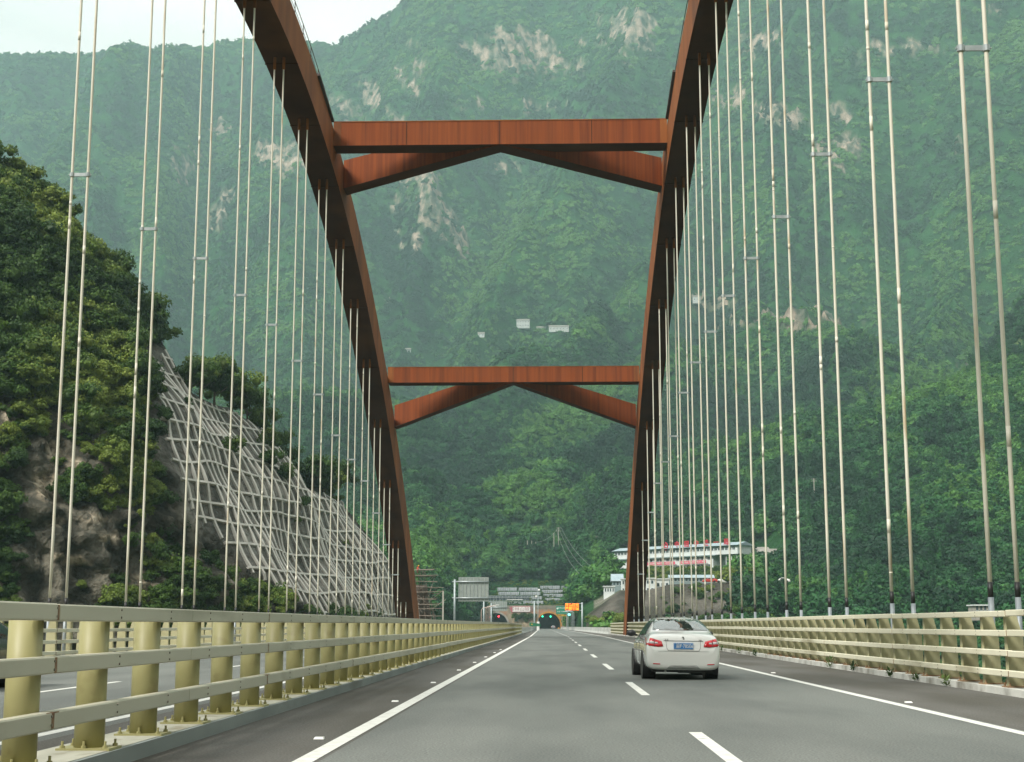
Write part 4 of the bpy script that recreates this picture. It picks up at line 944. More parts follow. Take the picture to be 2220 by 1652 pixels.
        un = MB(); un.bb(-.72, .72, .28, 4.2, .17, .30); un.bb(-.1, .5, .12, .5, .16, .25); un.build('underbody', M_trim, body)
        ex = MB(); ex.tube([(-.42, .16, .19), (-.42, .6, .20)], .03, 8); ex.build('exhaust_pipe', M_chrome, body)
    if plate:
        h, nn, _, _ = bvh.ray_cast(Vector((0, -1, .79)), Vector((0, 1, 0))); yb = h.y-.03
        p_ = MB(); p_.bb(-.235, .235, yb-.006, yb+.03, .715, .865); po = finish(p_.build('number_plate', M_blue, root), .006, 1)
        text('plate_number', plate, .115, Vector((.02, yb-.0075, .79)), M_white, po, ext=.001, sx=.86, bold=.0015)
        f_ = MB()
        for zz in (.722, .858): f_.bb(-.228, .228, yb-.008, yb-.0062, zz-.002, zz+.002)
        for xx in (-.228, .228): f_.bb(xx-.002, xx+.002, yb-.008, yb-.0062, .722, .858)
        f_.build('plate_border', M_white, po)
        for j, (tx, xx) in enumerate((('308', .40), ('东风', -.40))):
            h2, _, _, _ = bvh.ray_cast(Vector((xx, -1, .93)), Vector((0, 1, 0)))
            if h2: text('boot_lettering', tx, .05, Vector((xx, h2.y-.008, .932)), M_chrome, body, ext=.002)
    root.location = loc; root.rotation_euler = (0, rad(rx_roll), rad(rz)); tag(root, label, 'car')
    return root
CAR = car('sedan_car', (3.12, 34.95, 0.0), 1.6, .9, M_pw, 'white four door sedan with red tail lights driving ahead in the right lane', plate='渝F·785E6')
car('oncoming_car', (-12.2, 31.6, 0), 180, 0, plain('charcoal_paint', (.03, .033, .036), .25, coat=.6), 'dark car at the left edge of the photo behind the median railing', detail=False)
far = car('tunnel_car', (0, 640, -.55), 0, 0, plain('grey_car_paint', (.14, .15, .16), .3, coat=.5), 'grey car far ahead just entering the right tunnel mouth', detail=False)
far.location = bend(3.6, 628, 0)
# ------------------------------------------------------------------ tunnel portal
M_wall = mat('portal_stone', (.20, .16, .11), (.33, .28, .20), .5, (.3, .7), .9, col3=(.36, .17, .10), scale3=.35, fac3=(.5, .66))
M_band = mat('portal_band', (.17, .15, .12), (.24, .22, .17), .7, (.3, .7), .9)
M_conc = mat('portal_concrete', (.26, .24, .21), (.38, .36, .32), .6, (.3, .7), .9)
M_or = mat('orange_paint', (.38, .16, .02), (.50, .24, .04), 1, (.3, .7), .6)
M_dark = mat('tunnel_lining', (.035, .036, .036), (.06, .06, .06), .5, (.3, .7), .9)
PY = 662.
xL, xR = atY(1032.8, 1330, PY).x, atY(1247, 1330, PY).x; ZT = 9.9; Z0 = float(road_z(PY))
TUN = [(atY(1075.5, 1350, PY).x, 'left'), (atY(1189.5, 1350, PY).x, 'right')]; TR = 5.3; TC = 1.15
portal = empty('tunnel_portal', (-12, PY, Z0), 'tan stone tunnel portal wall with two arched road mouths', 'tunnel portal')
def arch_h(x):
    for c, _ in TUN:
        if abs(x-c) < TR: return TC+math.sqrt(max(0, TR*TR-(x-c)**2))
    return None
m = MB(); xs = sorted(set([xL, xR]+[c+TR*math.cos(math.pi*k/28)*.9999 for c, _ in TUN for k in range(29)]))
for a, b_ in zip(xs[:-1], xs[1:]):
    mid = arch_h((a+b_)/2); za, zb_ = (arch_h(a) or TC, arch_h(b_) or TC) if mid else (Z0-1.5, Z0-1.5)
    m.hexa([(a, PY, za), (b_, PY, zb_), (b_, PY+1.2, zb_), (a, PY+1.2, za), (a, PY, ZT-1.5), (b_, PY, ZT-1.5), (b_, PY+1.2, ZT-1.5), (a, PY+1.2, ZT-1.5)])
m.build('wall', M_wall, portal)
m = MB(); m.bb(xL-.2, xR+.2, PY-.12, PY+1.3, ZT-1.5, ZT); m.build('parapet_band', M_band, portal)
m = MB(); m.prism([(xL-.2, PY, ZT-.05), (xL-2.3, PY, Z0-1.5), (xL, PY, Z0-1.5)], (0, 2, 0)); m.build('sloping_wing', M_wall, portal)
for c, w_ in TUN:
    m = MB(); K = 30; r0, r1_ = TR-.02, TR+.75
    for k in range(K+1):
        a = math.pi*k/K
        for R_, y in ((r0, PY-.35), (r1_, PY-.35), (r1_, PY+.2), (r0, PY+.2)): m.v.append((c+math.cos(a)*R_, y, TC+math.sin(a)*R_))
    for k in range(K):
        for j in range(4): m.f.append([k*4+j, k*4+(j+1) % 4, (k+1)*4+(j+1) % 4, (k+1)*4+j])
    for s_ in (-1, 1): m.bb(c+s_*(TR+.36)-.38, c+s_*(TR+.36)+.38, PY-.35, PY+.2, Z0-1, TC)
    m.build('arch_rim', M_or if w_ == 'right' else M_conc, portal)
    m = MB(); 
    for k in range(K+1):
        a = math.pi*k/K; m.v += [(c+math.cos(a)*TR, PY+.1, TC+math.sin(a)*TR), (c+math.cos(a)*TR, PY+95, TC+math.sin(a)*TR)]
    b0 = len(m.v); m.v += [(c+TR, PY+.1, Z0-1), (c+TR, PY+95, Z0-1), (c-TR, PY+.1, Z0-1), (c-TR, PY+95, Z0-1)]
    for k in range(K): m.f.append([2*k, 2*k+1, 2*k+3, 2*k+2])
    m.f += [[0, 1, b0+1, b0], [2*K, 2*K+1, b0+3, b0+2], [b0, b0+1, b0+3, b0+2]]
    m.f.append([2*k+1 for k in range(K+1)]+[b0+3, b0+1]); m.build('tunnel_lining', M_dark, portal)
    m = MB(); m.bb(c-TR+.1, c+TR-.1, PY-.3, PY+90, Z0-.4, Z0+.0); m.build('tunnel_roadway', M_as, portal)
M_red = plain('red_signal', (.8, .02, .03), emit=(1, .03, .05, 5)); M_grn = plain('green_signal', (.02, .7, .4), emit=(.03, .9, .45, 3.2)); M_teal = plain('teal_signal', (.1, .8, .7), emit=(.15, 1, .8, 3))
def signal(x, y, Y, m_, label, grp=None):
    p = atY(x, y, Y); e = empty('lane_signal', p, label, 'lane signal'); b = MB(); b.bb(p.x-.42, p.x+.42, p.y, p.y+.25, p.z-.42, p.z+.42); b.build('housing', M_trim, e)
    t = MB(); t.tube([(p.x, p.y-.03, p.z), (p.x, p.y, p.z)], .36, 16); t.build('lamp_face', m_, e)
    s = MB(); s.tube([(p.x, p.y+.12, p.z+.42), (p.x, p.y+.12, p.z+1.1)], .05, 6); s.build('bracket', M_galv, e); return e
z8 = lambda x, y: ((1850+x*.27027)/1.845, (2250+y*.27027)/1.845)
signal(*z8(402, 802), PY+1.5, M_red, 'red lane signal in the left tunnel mouth, the left one of two'); signal(*z8(535, 797), PY+1.5, M_red, 'red lane signal near the crown of the left tunnel mouth, the right one')
signal(*z8(1184, 797), PY+1.5, M_grn, 'green lane signal on the left inside the orange rimmed tunnel mouth'); signal(*z8(1303, 799), PY+1.5, M_grn, 'green lane signal on the right inside the orange rimmed tunnel mouth')
# plaque with the tunnel name
a = atY(*z8(738, 655), PY-.3); b_ = atY(*z8(1003, 728), PY-.3)
pl = empty('name_plaque', ((a.x+b_.x)/2, PY-.3, b_.z), 'white tunnel name plaque with a red arrow shaped end on the portal wall', 'plaque')
m = MB(); m.bb(a.x, b_.x, PY-.42, PY-.14, b_.z, a.z); m.build('panel', mat('plaque_white', (.78, .74, .72), rough=.6), pl)
m = MB(); c0 = atY(*z8(695, 665), PY); m.prism([(a.x+.6, PY-.40, a.z+.3), (c0.x, PY-.40, c0.z), (a.x-.5, PY-.40, b_.z-.05), (a.x+.2, PY-.40, b_.z-.3)], (0, .25, 0)); m.bb(a.x+.3, b_.x, PY-.38, PY-.15, a.z, a.z+.18); m.bb(a.x, b_.x, PY-.38, PY-.15, b_.z-.12, b_.z); m.build('red_surround', mat('plaque_red', (.50, .10, .13), rough=.6), pl)
text('plaque_text', '漆林山隧道', 2.0, Vector(((a.x+b_.x)/2+.3, PY-.43, (a.z+b_.z)/2)), mat('plaque_letters', (.30, .17, .18)), pl, sx=1.12)
# planting between the mouths
for k, (x, y, s_) in enumerate(((770, 800, 3.2), (850, 815, 3.6), (900, 790, 3.0), (960, 810, 3.4), (1010, 800, 3), (1060, 790, 2.6), (800, 850, 2.5), (930, 860, 2.4))):
    p = atY(*z8(x, y), PY-1.2); o = bpy.data.objects.new('shrub', near_p[k % 5].data); COL.objects.link(o); o.location = (p.x, p.y-.4, p.z-s_*.45); o.scale = (s_*.8, s_*.6, s_); o.rotation_euler = (0, 0, k*1.3)
    tag(o, f'green shrub against the stone wall between the tunnel mouths, {["leftmost of the upper row", "second of the upper row", "tallest pale one near the middle", "fourth of the upper row", "fifth of the upper row", "rightmost beside the orange arch", "lower left", "lower right"][k]}', 'shrub', 'shrubs between the tunnel mouths')
m = MB(); q = []
xa, xb = atY(*z8(735, 880), PY).x, atY(*z8(1080, 880), PY).x
rs = np.random.default_rng(2); gx = np.linspace(xa, xb, 30); gz = np.linspace(Z0-1, 4.8, 18); GX, GZ = np.meshgrid(gx, gz, indexing='ij')
GV = np.stack([GX, PY-2.4+(GZ-Z0)*.35+fbm(GX/1.5, GZ/1.2, 3, 5)*.8, GZ], 2); o = gridobj('rubble_slope', GV, mat('rubble', (.16, .12, .08), (.34, .27, .18), .8, (.3, .7), .95, bump=.6, bscale=1.5)); tag(o, 'brown rubble slope between the two tunnel mouths', 'slope', kind='structure')

P9 = []; 
for _ in range(900):
    x = RNG.uniform(1026, 1256); Y_ = RNG.uniform(664.5, 708); q = atY(x, 1300, Y_); P9.append((q.x, Y_, 9.1+(Y_-664)*.30))
scatter('bench_scrub', np.array(P9), RNG.uniform(.4, 1.1, len(P9)), near_p[:3], None, 'low green scrub on the bank under and between the solar panels', 'scrub')
# ------------------------------------------------------------------ solar panels above the portal
M_sol = bpy.data.materials.new('solar_cells'); M_sol.use_nodes = True; n = M_sol.node_tree.nodes; l = M_sol.node_tree.links; b = n['Principled BSDF']; b.inputs['Roughness'].default_value = .22
t = n.new('ShaderNodeTexCoord'); br = n.new('ShaderNodeTexBrick'); br.offset = 0; br.inputs['Color1'].default_value = (.10, .115, .12, 1); br.inputs['Color2'].default_value = (.19, .205, .215, 1); br.inputs['Mortar'].default_value = (.34, .36, .37, 1)
br.inputs['Scale'].default_value = 1; br.inputs['Mortar Size'].default_value = .05; br.inputs['Brick Width'].default_value = 1.05; br.inputs['Row Height'].default_value = 1.7
l.new(t.outputs['Object'], br.inputs['Vector']); l.new(br.outputs[0], b.inputs['Base Color'])
def solar(x0, x1, y0, y1, sh, Y, label):
    A1, A2, B1 = atY(*z8(x0, y0), Y+1.2), atY(*z8(x1, y0), Y+1.2), atY(*z8(x0+sh, y1), Y)
    B2 = atY(*z8(x1+sh, y1), Y); e = empty('solar_panel_array', ((A1.x+A2.x)/2, Y, B1.z-1), label, 'solar panel', 'solar panels above the tunnel portal')
    m = MB(); w_ = A2.x-A1.x
    # panel built flat in its own axes so that the cells line up
    L_ = (Vector((A1.x, A1.y, A1.z))-Vector((B1.x, B1.y, B1.z))).length
    m.add([(0, 0, 0), (w_, 0, 0), (w_, L_, 0), (0, L_, 0), (0, 0, .08), (w_, 0, .08), (w_, L_, .08), (0, L_, .08)], [(3, 2, 1, 0), (4, 5, 6, 7), (0, 1, 5, 4), (1, 2, 6, 5), (2, 3, 7, 6), (3, 0, 4, 7)])
    o = m.build('panel', M_sol); o.parent = e
    ex = Vector((1, 0, 0)); ey = Vector((0, A1.y-B1.y, A1.z-B1.z)).normalized(); ez = ex.cross(ey).normalized()
    R_ = Matrix((ex, ey, ez)).transposed().to_4x4(); o.matrix_local = Matrix.Translation(B1-e.location)@R_
    f = MB()
    for q in np.linspace(.08, .92, 4):
        p0 = B1.lerp(B2, q); p1 = Vector((A1.x, A1.y, A1.z)).lerp(A2, q); f.tube([p0+Vector((0, .1, -.05)), p0+Vector((0, .1, -1.6))], .06, 5); f.tube([p1+Vector((0, 0, -.08)), p1+Vector((0, 0, -2.6))], .06, 5)
    f.build('support_frame', M_galv, e)
rows = [(1128, 1418, 348, 392), (1152, 1460, 408, 455), (1178, 1480, 470, 517), (1205, 1510, 530, 580)]
for r_, (x0, x1, y0, y1) in enumerate(rows):
    nm = ['top', 'second', 'third', 'lowest'][r_]
    solar(x0, x1, y0, y1, 22, 692-r_*6, f'tilted solar panel row, {nm} of four in the right block, left half')
    solar(x1+22, x1+325, y0, y1, 24, 692-r_*6, f'tilted solar panel row, {nm} of four in the right block, right half')
for r_, (x0, x1, y0, y1) in enumerate([(497, 785, 375, 418), (812, 1100, 376, 418), (512, 815, 438, 480), (832, 1130, 438, 480), (995, 1155, 505, 545), (230, 590, 582, 610), (640, 850, 588, 612), (880, 1175, 572, 612)]):
    lb = ['upper left solar panel row of the left block', 'upper right solar panel row of the left block', 'second solar panel row of the left block, left piece', 'second solar panel row of the left block, right piece', 'short solar panel row above the camera pole side', 'lowest solar panel row at the far left over the portal', 'lowest solar panel row in the middle over the portal', 'lowest solar panel row right, above the name plaque'][r_]
    solar(x0, x1, y0, y1, 20, [686, 686, 681, 681, 675, 669, 669, 669][r_], lb)
# ------------------------------------------------------------------ signs, gantries, poles
M_pole = mat('grey_pole', (.30, .36, .37), (.42, .47, .48), 2, (.3, .7), .5, .3); M_back = mat('sign_back', (.23, .27, .25), (.30, .33, .31), 2, (.3, .7), .6, .2); M_pink = mat('cream_pole', (.46, .36, .31), rough=.6)
M_sgn = mat('sign_green', (.010, .19, .12), rough=.5); M_yel = mat('sign_yellow', (.60, .36, .02), rough=.5); M_paleg = mat('sign_text', (.62, .72, .66), rough=.5)
def zz3(x, y): return ((1750+x*.19369)/1.845, (2280+y*.19369)/1.845)
def board_back(name, x0, y0, x1, y1, Y, label, cat, pole, arms, ptop, nrib=8):
    a, c = atY(*zz3(x0, y0), Y), atY(*zz3(x1, y1), Y); pb_ = atY(*zz3(pole, ptop), Y); e = empty(name, (pb_.x, Y, float(road_z(Y))), label, cat)
    m = MB(); m.bb(a.x, c.x, Y-.03, Y+.01, c.z, a.z); bo = m.build('sign_board', M_back, e); finish(bo, .01)
    r_ = MB()
    for i in range(nrib+1): x = a.x+(c.x-a.x)*(i+.15)/(nrib+.3); r_.bb(x-.035, x+.035, Y-.1, Y-.032, c.z+.1, a.z-.1)
    r_.build('stiffening_rib', M_galv, bo)
    s = MB(); s.tube([(pb_.x, Y-.25, float(road_z(Y))-1), (pb_.x, Y-.25, pb_.z)], .17 if Y < 300 else .2, 12); s.build('pole', M_pole, e, True)
    for y in arms: p = atY(*zz3(pole, y), Y); s = MB(); s.tube([(pb_.x-.45, Y-.22, p.z), (c.x-.05, Y-.22, p.z)], .10, 8); s.build('arm', M_galv, e, True)
board_back('road_sign', 435, 148, 1058, 650, 240, 'large grey back of a cantilever road sign left of the far roadway', 'road sign', 358, (242, 578), 195)
board_back('road_sign', 1100, 655, 1440, 850, 385, 'smaller grey sign back hanging low under the far gantry', 'road sign', 1112, (770,), 685, 7)
# gantry
Yg = 402; a, c = atY(*zz3(957, 650), Yg), atY(*zz3(2000, 650), Yg); g = empty('sign_gantry', (a.x, Yg, 0), 'dark lattice sign gantry spanning the left roadway', 'gantry')
for p in (a, c): s = MB(); s.tube([(p.x, Yg, -2), (p.x, Yg, p.z+.2)], .22, 10); s.build('post', M_pole, g, True)
zt_, zb_ = atY(*zz3(1100, 535), Yg).z, atY(*zz3(1100, 640), Yg).z; s = MB()
for z in (zt_, (zt_+zb_)/2+.3, zb_): 
    for dy in (0, .9): s.beam((a.x, Yg+dy, z), (c.x, Yg+dy, z), .12, .12)
kk = 16
for i in range(kk): x0, x1 = a.x+(c.x-a.x)*i/kk, a.x+(c.x-a.x)*(i+1)/kk; s.beam((x0, Yg, zb_), (x1, Yg, zt_) if i % 2 else (x1, Yg, zb_), .07, .07); s.beam((x0, Yg, zb_), (x0, Yg, zt_), .07, .07)
s.build('truss', M_galv, g)
xq = atY(*zz3(1900, 600), Yg).x; s = MB(); s.bb(atY(*zz3(1057, 600), Yg).x, xq, Yg+.3, Yg+.5, zb_+.25, zt_-.05); s.build('gantry_panel', mat('panel_blue_grey', (.06, .09, .11), (.10, .13, .15), 1.2, (.4, .6), .6), g)
s = MB(); s.bb(atY(*zz3(1435, 612), Yg).x, atY(*zz3(1768, 612), Yg).x, Yg-.2, Yg-.1, atY(*zz3(1, 616), Yg).z, atY(*zz3(1, 606), Yg).z); s.build('light_bar', M_white, g)
# arched lamp posts on the left side
for k, (x, yt) in enumerate(((905, 770), (1003, 745), (1045, 735), (1080, 722))):
    Y = 300+k*45; p = atY(*zz3(x, yt), Y); m = MB(); m.tube([(p.x, Y, -2), (p.x, Y, p.z-.6), (p.x+.35, Y, p.z-.12), (p.x+1.2, Y, p.z), (p.x+2.4, Y, p.z+.25)], .075, 8)
    e = empty('lamp_post', (p.x, Y, -1), ['first, nearest arched cream lamp post left of the tunnel', 'second arched cream lamp post left of the tunnel', 'third arched cream lamp post left of the tunnel', 'rearmost arched cream lamp post left of the tunnel'][k], 'lamp post', 'lamp posts left of the tunnel'); m.build('post', M_pink, e, True)
    m = MB(); m.box((p.x+2.7, Y, p.z+.27), (.8, .3, .12)); finish(m.build('lamp_head', M_white, e), .03)
for k, (x, yt) in enumerate(((1475, 745), (1540, 735), (1570, 725), (1607, 722), (1628, 718), (1648, 715))):
    Y = 560-k*45; q = z8(x, yt); p = atY(q[0], q[1], Y); e = empty('lamp_post', (p.x, Y, -1), f'{["first","second","third","fourth","fifth","sixth"][k]} slim lamp post from the tunnel in the row along the right barrier', 'lamp post', 'lamp posts along the right barrier')
    m = MB(); m.tube([(p.x, Y, -2), (p.x, Y, p.z-.5), (p.x-.3, Y, p.z-.1), (p.x-1.2, Y, p.z)], .075, 8); m.build('post', M_pink if k < 2 else M_pole, e, True); m = MB(); m.box((p.x-1.5, Y, p.z), (.7, .3, .12)); m.build('lamp_head', M_white, e)
# camera pole
Y = 330; p = atY(*zz3(2075, 395), Y); e = empty('camera_pole', (p.x, Y, 0), 'slim grey pole with white cameras rising before the right tunnel mouth', 'camera pole'); m = MB(); m.tube([(p.x, Y, -1), (p.x, Y, p.z)], .09, 8, .06); m.build('pole', M_pole, e, True)
for x, y in ((2100, 412), (2038, 545)): q = atY(*zz3(x, y), Y); m = MB(); m.box(q, (.45, .7, .4)); finish(m.build('camera_housing', M_white, e), .1); m = MB(); m.beam((p.x, Y, q.z-.15), (q.x, Y, q.z-.15), .06, .06); m.build('bracket', M_pole, e)
q = atY(*zz3(2083, 1085), Y); m = MB(); m.bb(p.x-.3, p.x+.3, Y-.25, Y+.25, .0, q.z+.2); m.build('control_box', M_white, e)
# green board at the barrier end
Y = 268; a, c = atY(*zz3(1899, 1082), Y), atY(*zz3(2130, 1162), Y); e = empty('direction_board', ((a.x+c.x)/2, Y, 0), 'low dark green board standing at the head of the median barrier', 'board'); m = MB(); m.prism([(a.x, Y, c.z), (c.x, Y, c.z), (c.x, Y, c.z+.35), (c.x-.35, Y, c.z+.5), (a.x, Y, a.z)], (0, .06, 0)); m.build('panel', mat('dark_green_panel', (.008, .13, .06)), e); m = MB()
for x in (a.x+.3, c.x-.3): m.tube([(x, Y+.1, -.2), (x, Y+.1, c.z+.3)], .04, 6)
m.build('post', M_galv, e); m = MB(); m.box((a.x+.45, Y-.02, (a.z+c.z)/2), (.2, .03, .2)); m.build('yellow_marker', M_yel, e)
# LED message sign
Y = 350; a, c = atY(*z8(1515, 603), Y), atY(*z8(1727, 712), Y); px_ = atY(*z8(1770, 590), Y)
e = empty('message_sign', (px_.x, Y, 0), 'lit orange LED message sign on an arm reaching left from a grey pole', 'message sign'); m = MB(); m.bb(a.x, c.x, Y, Y+.35, c.z, a.z); bo = m.build('cabinet', mat('led_black', (.012, .009, .006), rough=.6), e)
M_led = plain('led_orange', (.7, .2, .02), emit=(1, .20, .015, 2.2)); M_ledd = plain('led_dim', (.30, .07, .01), emit=(1, .16, .01, .25)); w_ = (c.x-a.x); h_ = a.z-c.z
m = MB(); m.bb(a.x+.06, c.x-.06, Y-.012, Y-.002, c.z+.06, a.z-.06); m.build('led_panel', M_ledd, bo)
text('led_text', '开启灯光', w_*.245, Vector(((a.x+c.x)/2, Y-.03, c.z+h_*.74)), M_led, bo, bold=.012); text('led_text', '严禁变道', w_*.245, Vector(((a.x+c.x)/2, Y-.03, c.z+h_*.25)), M_led, bo, bold=.012)
m = MB(); m.tube([(px_.x, Y+.2, -2), (px_.x, Y+.2, px_.z)], .2, 10); m.build('pole', M_pole, e, True); m = MB()
for z in (a.z-.05, c.z+.03): m.tube([(a.x, Y+.4, z), (px_.x, Y+.4, z)], .08, 6)
m.build('arm', M_galv, e)
# green and yellow sign
Y = 470; a, c = atY(*z8(1385, 645), Y), atY(*z8(1540, 762), Y); e = empty('guide_sign', (c.x+.3, Y, 0), 'green guide sign with a yellow plate under it beside the right tunnel mouth', 'guide sign')
m = MB(); m.bb(a.x, c.x, Y, Y+.08, c.z, a.z); bo = m.build('sign_board', M_sgn, e)
cxs = (a.x+c.x)/2; text('sign_text_line', '漆林山隧道', .62, Vector((cxs+.35, Y-.02, a.z-.62)), M_paleg, bo); text('sign_text_line', '长度 7430m', .55, Vector((cxs, Y-.02, c.z+.75)), M_paleg, bo)
m = MB(); m.tube([(a.x+.45, Y-.03, a.z-.75), (a.x+.45, Y-.005, a.z-.75)], .3, 14); m.build('sign_symbol', M_paleg, bo)
d0, d1 = atY(*z8(1388, 766), Y), atY(*z8(1535, 793), Y); m = MB(); m.bb(d0.x, d1.x, Y, Y+.08, d1.z, d0.z); yo = m.build('yellow_plate', M_yel, e); text('plate_text', '限速行驶', .5, Vector(((d0.x+d1.x)/2, Y-.02, (d0.z+d1.z)/2)), M_trim, yo, sx=1.6)
m = MB(); m.tube([(c.x+.2, Y+.2, -2), (c.x+.2, Y+.2, a.z)], .12, 8); m.beam((a.x, Y+.12, a.z-.5), (c.x+.2, Y+.12, a.z-.5), .1, .1); m.build('pole', M_pole, e)
signal(*z8(1578, 770), 440, M_teal, 'bright teal green signal hung beside the yellow plate right of the tunnel mouth'); q = atY(*z8(1578, 770), 440); s = MB(); s.beam((q.x-1.6, 440.2, q.z), (q.x, 440.2, q.z), .1, .1); tag(s.build('signal_arm', M_trim), 'short black arm holding the teal signal', 'arm')
# orange cones near the right mouth
for k, x in enumerate((1418, 1430)):
    p = atY(*z8(x, 975), 640); m = MB(); m.tube([(p.x, 640, p.z-.5), (p.x, 640, p.z+.5)], .45, 10, .08); m.box((p.x, 640, p.z-.5), (1.1, 1.1, .1)); tag(m.build('traffic_drum', M_or), ['left one of two orange traffic markers at the right foot of the tunnel arch', 'right one of two orange traffic markers at the right foot of the tunnel arch'][k], 'traffic marker')
# ------------------------------------------------------------------ utility poles and wires
def on_ground(x, y, lo=500, hi=3000):
    rr_ = np.arange(lo, hi, 3.); d = ray(x, y); k = 1/math.hypot(d[0], d[1]); X = d[0]*k*rr_; Y_ = d[1]*k*rr_; Zr = CAMH+d[2]*k*rr_
    ai = np.interp(x, az, np.arange(nA)); col = V[int(round(ai))]; zt_ = np.interp(rr_, rr, col[:, 2]); h = np.nonzero(zt_ > Zr)[0]
    i = h[0] if len(h) else len(rr_)-1; return Vector((X[i], Y_[i], Zr[i])), rr_[i]
zq = lambda x, y: (813+x*.26856, 1111.1+y*.26856)
M_upole = mat('utility_pole', (.30, .29, .25), (.40, .38, .33), 1, (.3, .7), .9); POLES = []
desc = ['first from the left of the trio of bare poles', 'middle one of the trio of bare poles', 'right one of the trio of bare poles', 'plain pole just left of the cross armed pole', 'tall pole with double cross arms above the tunnel hill', 'pale pole high on the wooded slope right of the cross armed pole', 'short bare pole below the high slope pole', 'pole with a small cross arm near the left end of the long building', 'pole standing at the top of the concrete slope', 'pole by the low white house above the concrete slope', 'lone tall pole with arms on the dark slope at right', 'small pole on the hill left of the right arch rib']
for k, (x, yt, yb) in enumerate([(1230, 225, 410), (1265, 228, 405), (1298, 238, 405), (1445, 165, 402), (1482, 120, 388), (1660, 118, 265), (1715, 250, 360), (1785, 190, 360), (1848, 500, 640)]+[(1888, 545, 640), (None, 1037, 1086), (None, 650, 668)]):
    if x is None: qx = 1766 if k == 10 else 1365; g_, r_ = on_ground(qx, yb); y_t = yt
    else: qx, qy = zq(x, yb); y_t = zq(x, yt)[1]; g_, r_ = on_ground(qx, qy, 420 if k > 7 else 560, 1400); 
    t_ = atY(qx, y_t, g_.y); H = t_.z-g_.z
    e = empty('utility_pole', g_, 'utility pole, '+desc[k], 'utility pole', 'utility poles on the slopes'); m = MB(); m.tube([(g_.x, g_.y, g_.z-2), (g_.x, g_.y, t_.z)], .20, 8, .13); m.build('pole', M_upole, e, True)
    if k in (4, 7, 10): 
        for f_ in (.0, .09)[:2 if k != 7 else 1]: m = MB(); m.beam((g_.x-1.3, g_.y, t_.z-.3-H*f_), (g_.x+1.3, g_.y, t_.z-.3-H*f_), .14, .14); m.build('cross_arm', M_upole, e)
    POLES.append(t_)
def wire(a, b_, sag, name_label, off=(0, 0, 0)):
    o_ = Vector(off); pts = [a.lerp(b_, t)+o_-Vector((0, 0, sag*4*t*(1-t))) for t in np.linspace(0, 1, 14)]; m = MB(); m.tube(pts, .045, 4); tag(m.build('power_line', mat('wire_grey', (.30, .31, .30))), name_label, 'power line', 'power lines down to the right')
wire(POLES[4], POLES[8], 6, 'upper power line sagging from the cross armed pole to the slope pole'); wire(POLES[4], POLES[8], 8, 'lower power line sagging from the cross armed pole to the slope pole', (-1.2, 0, -.9)); wire(POLES[4], POLES[8], 4, 'steepest power line running down to the slope pole', (1.2, 0, 0)); wire(POLES[2], POLES[4], 2, 'short power line between the trio of poles and the cross armed pole')
# ------------------------------------------------------------------ buildings
M_bw = mat('white_wall', (.58, .62, .62), (.70, .72, .71), .6, (.3, .7), .8); M_roofb = mat('blue_grey_roof', (.26, .34, .38), (.36, .43, .46), .5, (.3, .7), .6); M_win = plain('window_glass', (.05, .07, .08), .2); M_shade = mat('floor_band', (.20, .26, .27), rough=.7); M_redt = plain('red_letters', (.50, .015, .04), .5); M_ban = plain('banner_red', (.62, .09, .15), .7)
M_tile = mat('roof_tile', (.20, .19, .17), (.30, .28, .25), .8, (.3, .7), .9)
A_ = Vector((atY(1332.3, 1240, 585).x, 585, 21.8)); B_ = Vector((atY(1600, 1232, 538).x, 538, 21.8)); dv = (B_-A_); LN_ = dv.length; ux = dv.normalized(); uy = Vector((0, 0, 1)).cross(ux); ang = math.atan2(ux.y, ux.x)
office = empty('office_building', A_, 'long three storey white prefab building with red rooftop characters and banners', 'building')
office.rotation_euler = (0, 0, 0)
def LP(x, y, z): return A_+ux*x+uy*y+Vector((0, 0, z))
def lbox(mb, x0, x1, y0, y1, z0, z1): return mb.hexa([LP(x0, y0, z0), LP(x1, y0, z0), LP(x1, y1, z0), LP(x0, y1, z0), LP(x0, y0, z1), LP(x1, y0, z1), LP(x1, y1, z1), LP(x0, y1, z1)])
Hh = 8.6; x2 = LN_-12
m = MB(); lbox(m, 0, LN_, 0, 8, 5.4, Hh); lbox(m, 0, x2, 0.02, 8, -1, 5.4); m.build('wall', M_bw, office)
m = MB(); pr = [LP(-.8, -1.0, Hh), LP(-.8, 9, Hh), LP(-.8, 4, Hh+1.4)]; m.prism(pr, ux*(LN_+1.6)); ro = m.build('roof', M_roofb, office)
m = MB(); lbox(m, 0, x2+2, -1.1, 0, 5.0, 5.35); lbox(m, -.2, LN_+.2, -.25, 0, Hh-.5, Hh-.02); m.build('floor_band', M_shade, office)
for z0, xe in ((7.0, LN_), (3.7, x2), (1.0, x2)):
    for i in range(int(xe/1.75)):
        f = MB(); x = .4+i*1.75; lbox(f, x, x+1.2, -.06, 0.015, z0, z0+.95)
        if z0 > 6 or i % 3: o = f.build('window', M_win, office); g_ = MB(); lbox(g_, x+.57, x+.63, -.09, -.05, z0, z0+.95); lbox(g_, x-.05, x+1.25, -.10, -.06, z0-.08, z0); g_.build('window_frame', M_bw, o)
m = MB()
for i in range(4): m.tube([LP(x2+3+i*2.6, 1, -2), LP(x2+3+i*2.6, 1, 5.4)], .15, 6)
m.build('stilts', M_bw, office)
def roofchar(ch, x, s_): return text('roof_character', ch, s_, LP(x, -.3, Hh+.95+s_*.12), M_redt, office, rz=ang, ext=.08, bold=.055)
for i, ch in enumerate('中国中铁一局'): roofchar(ch, LN_*(.535+.077*i), 2.5)
m = MB()
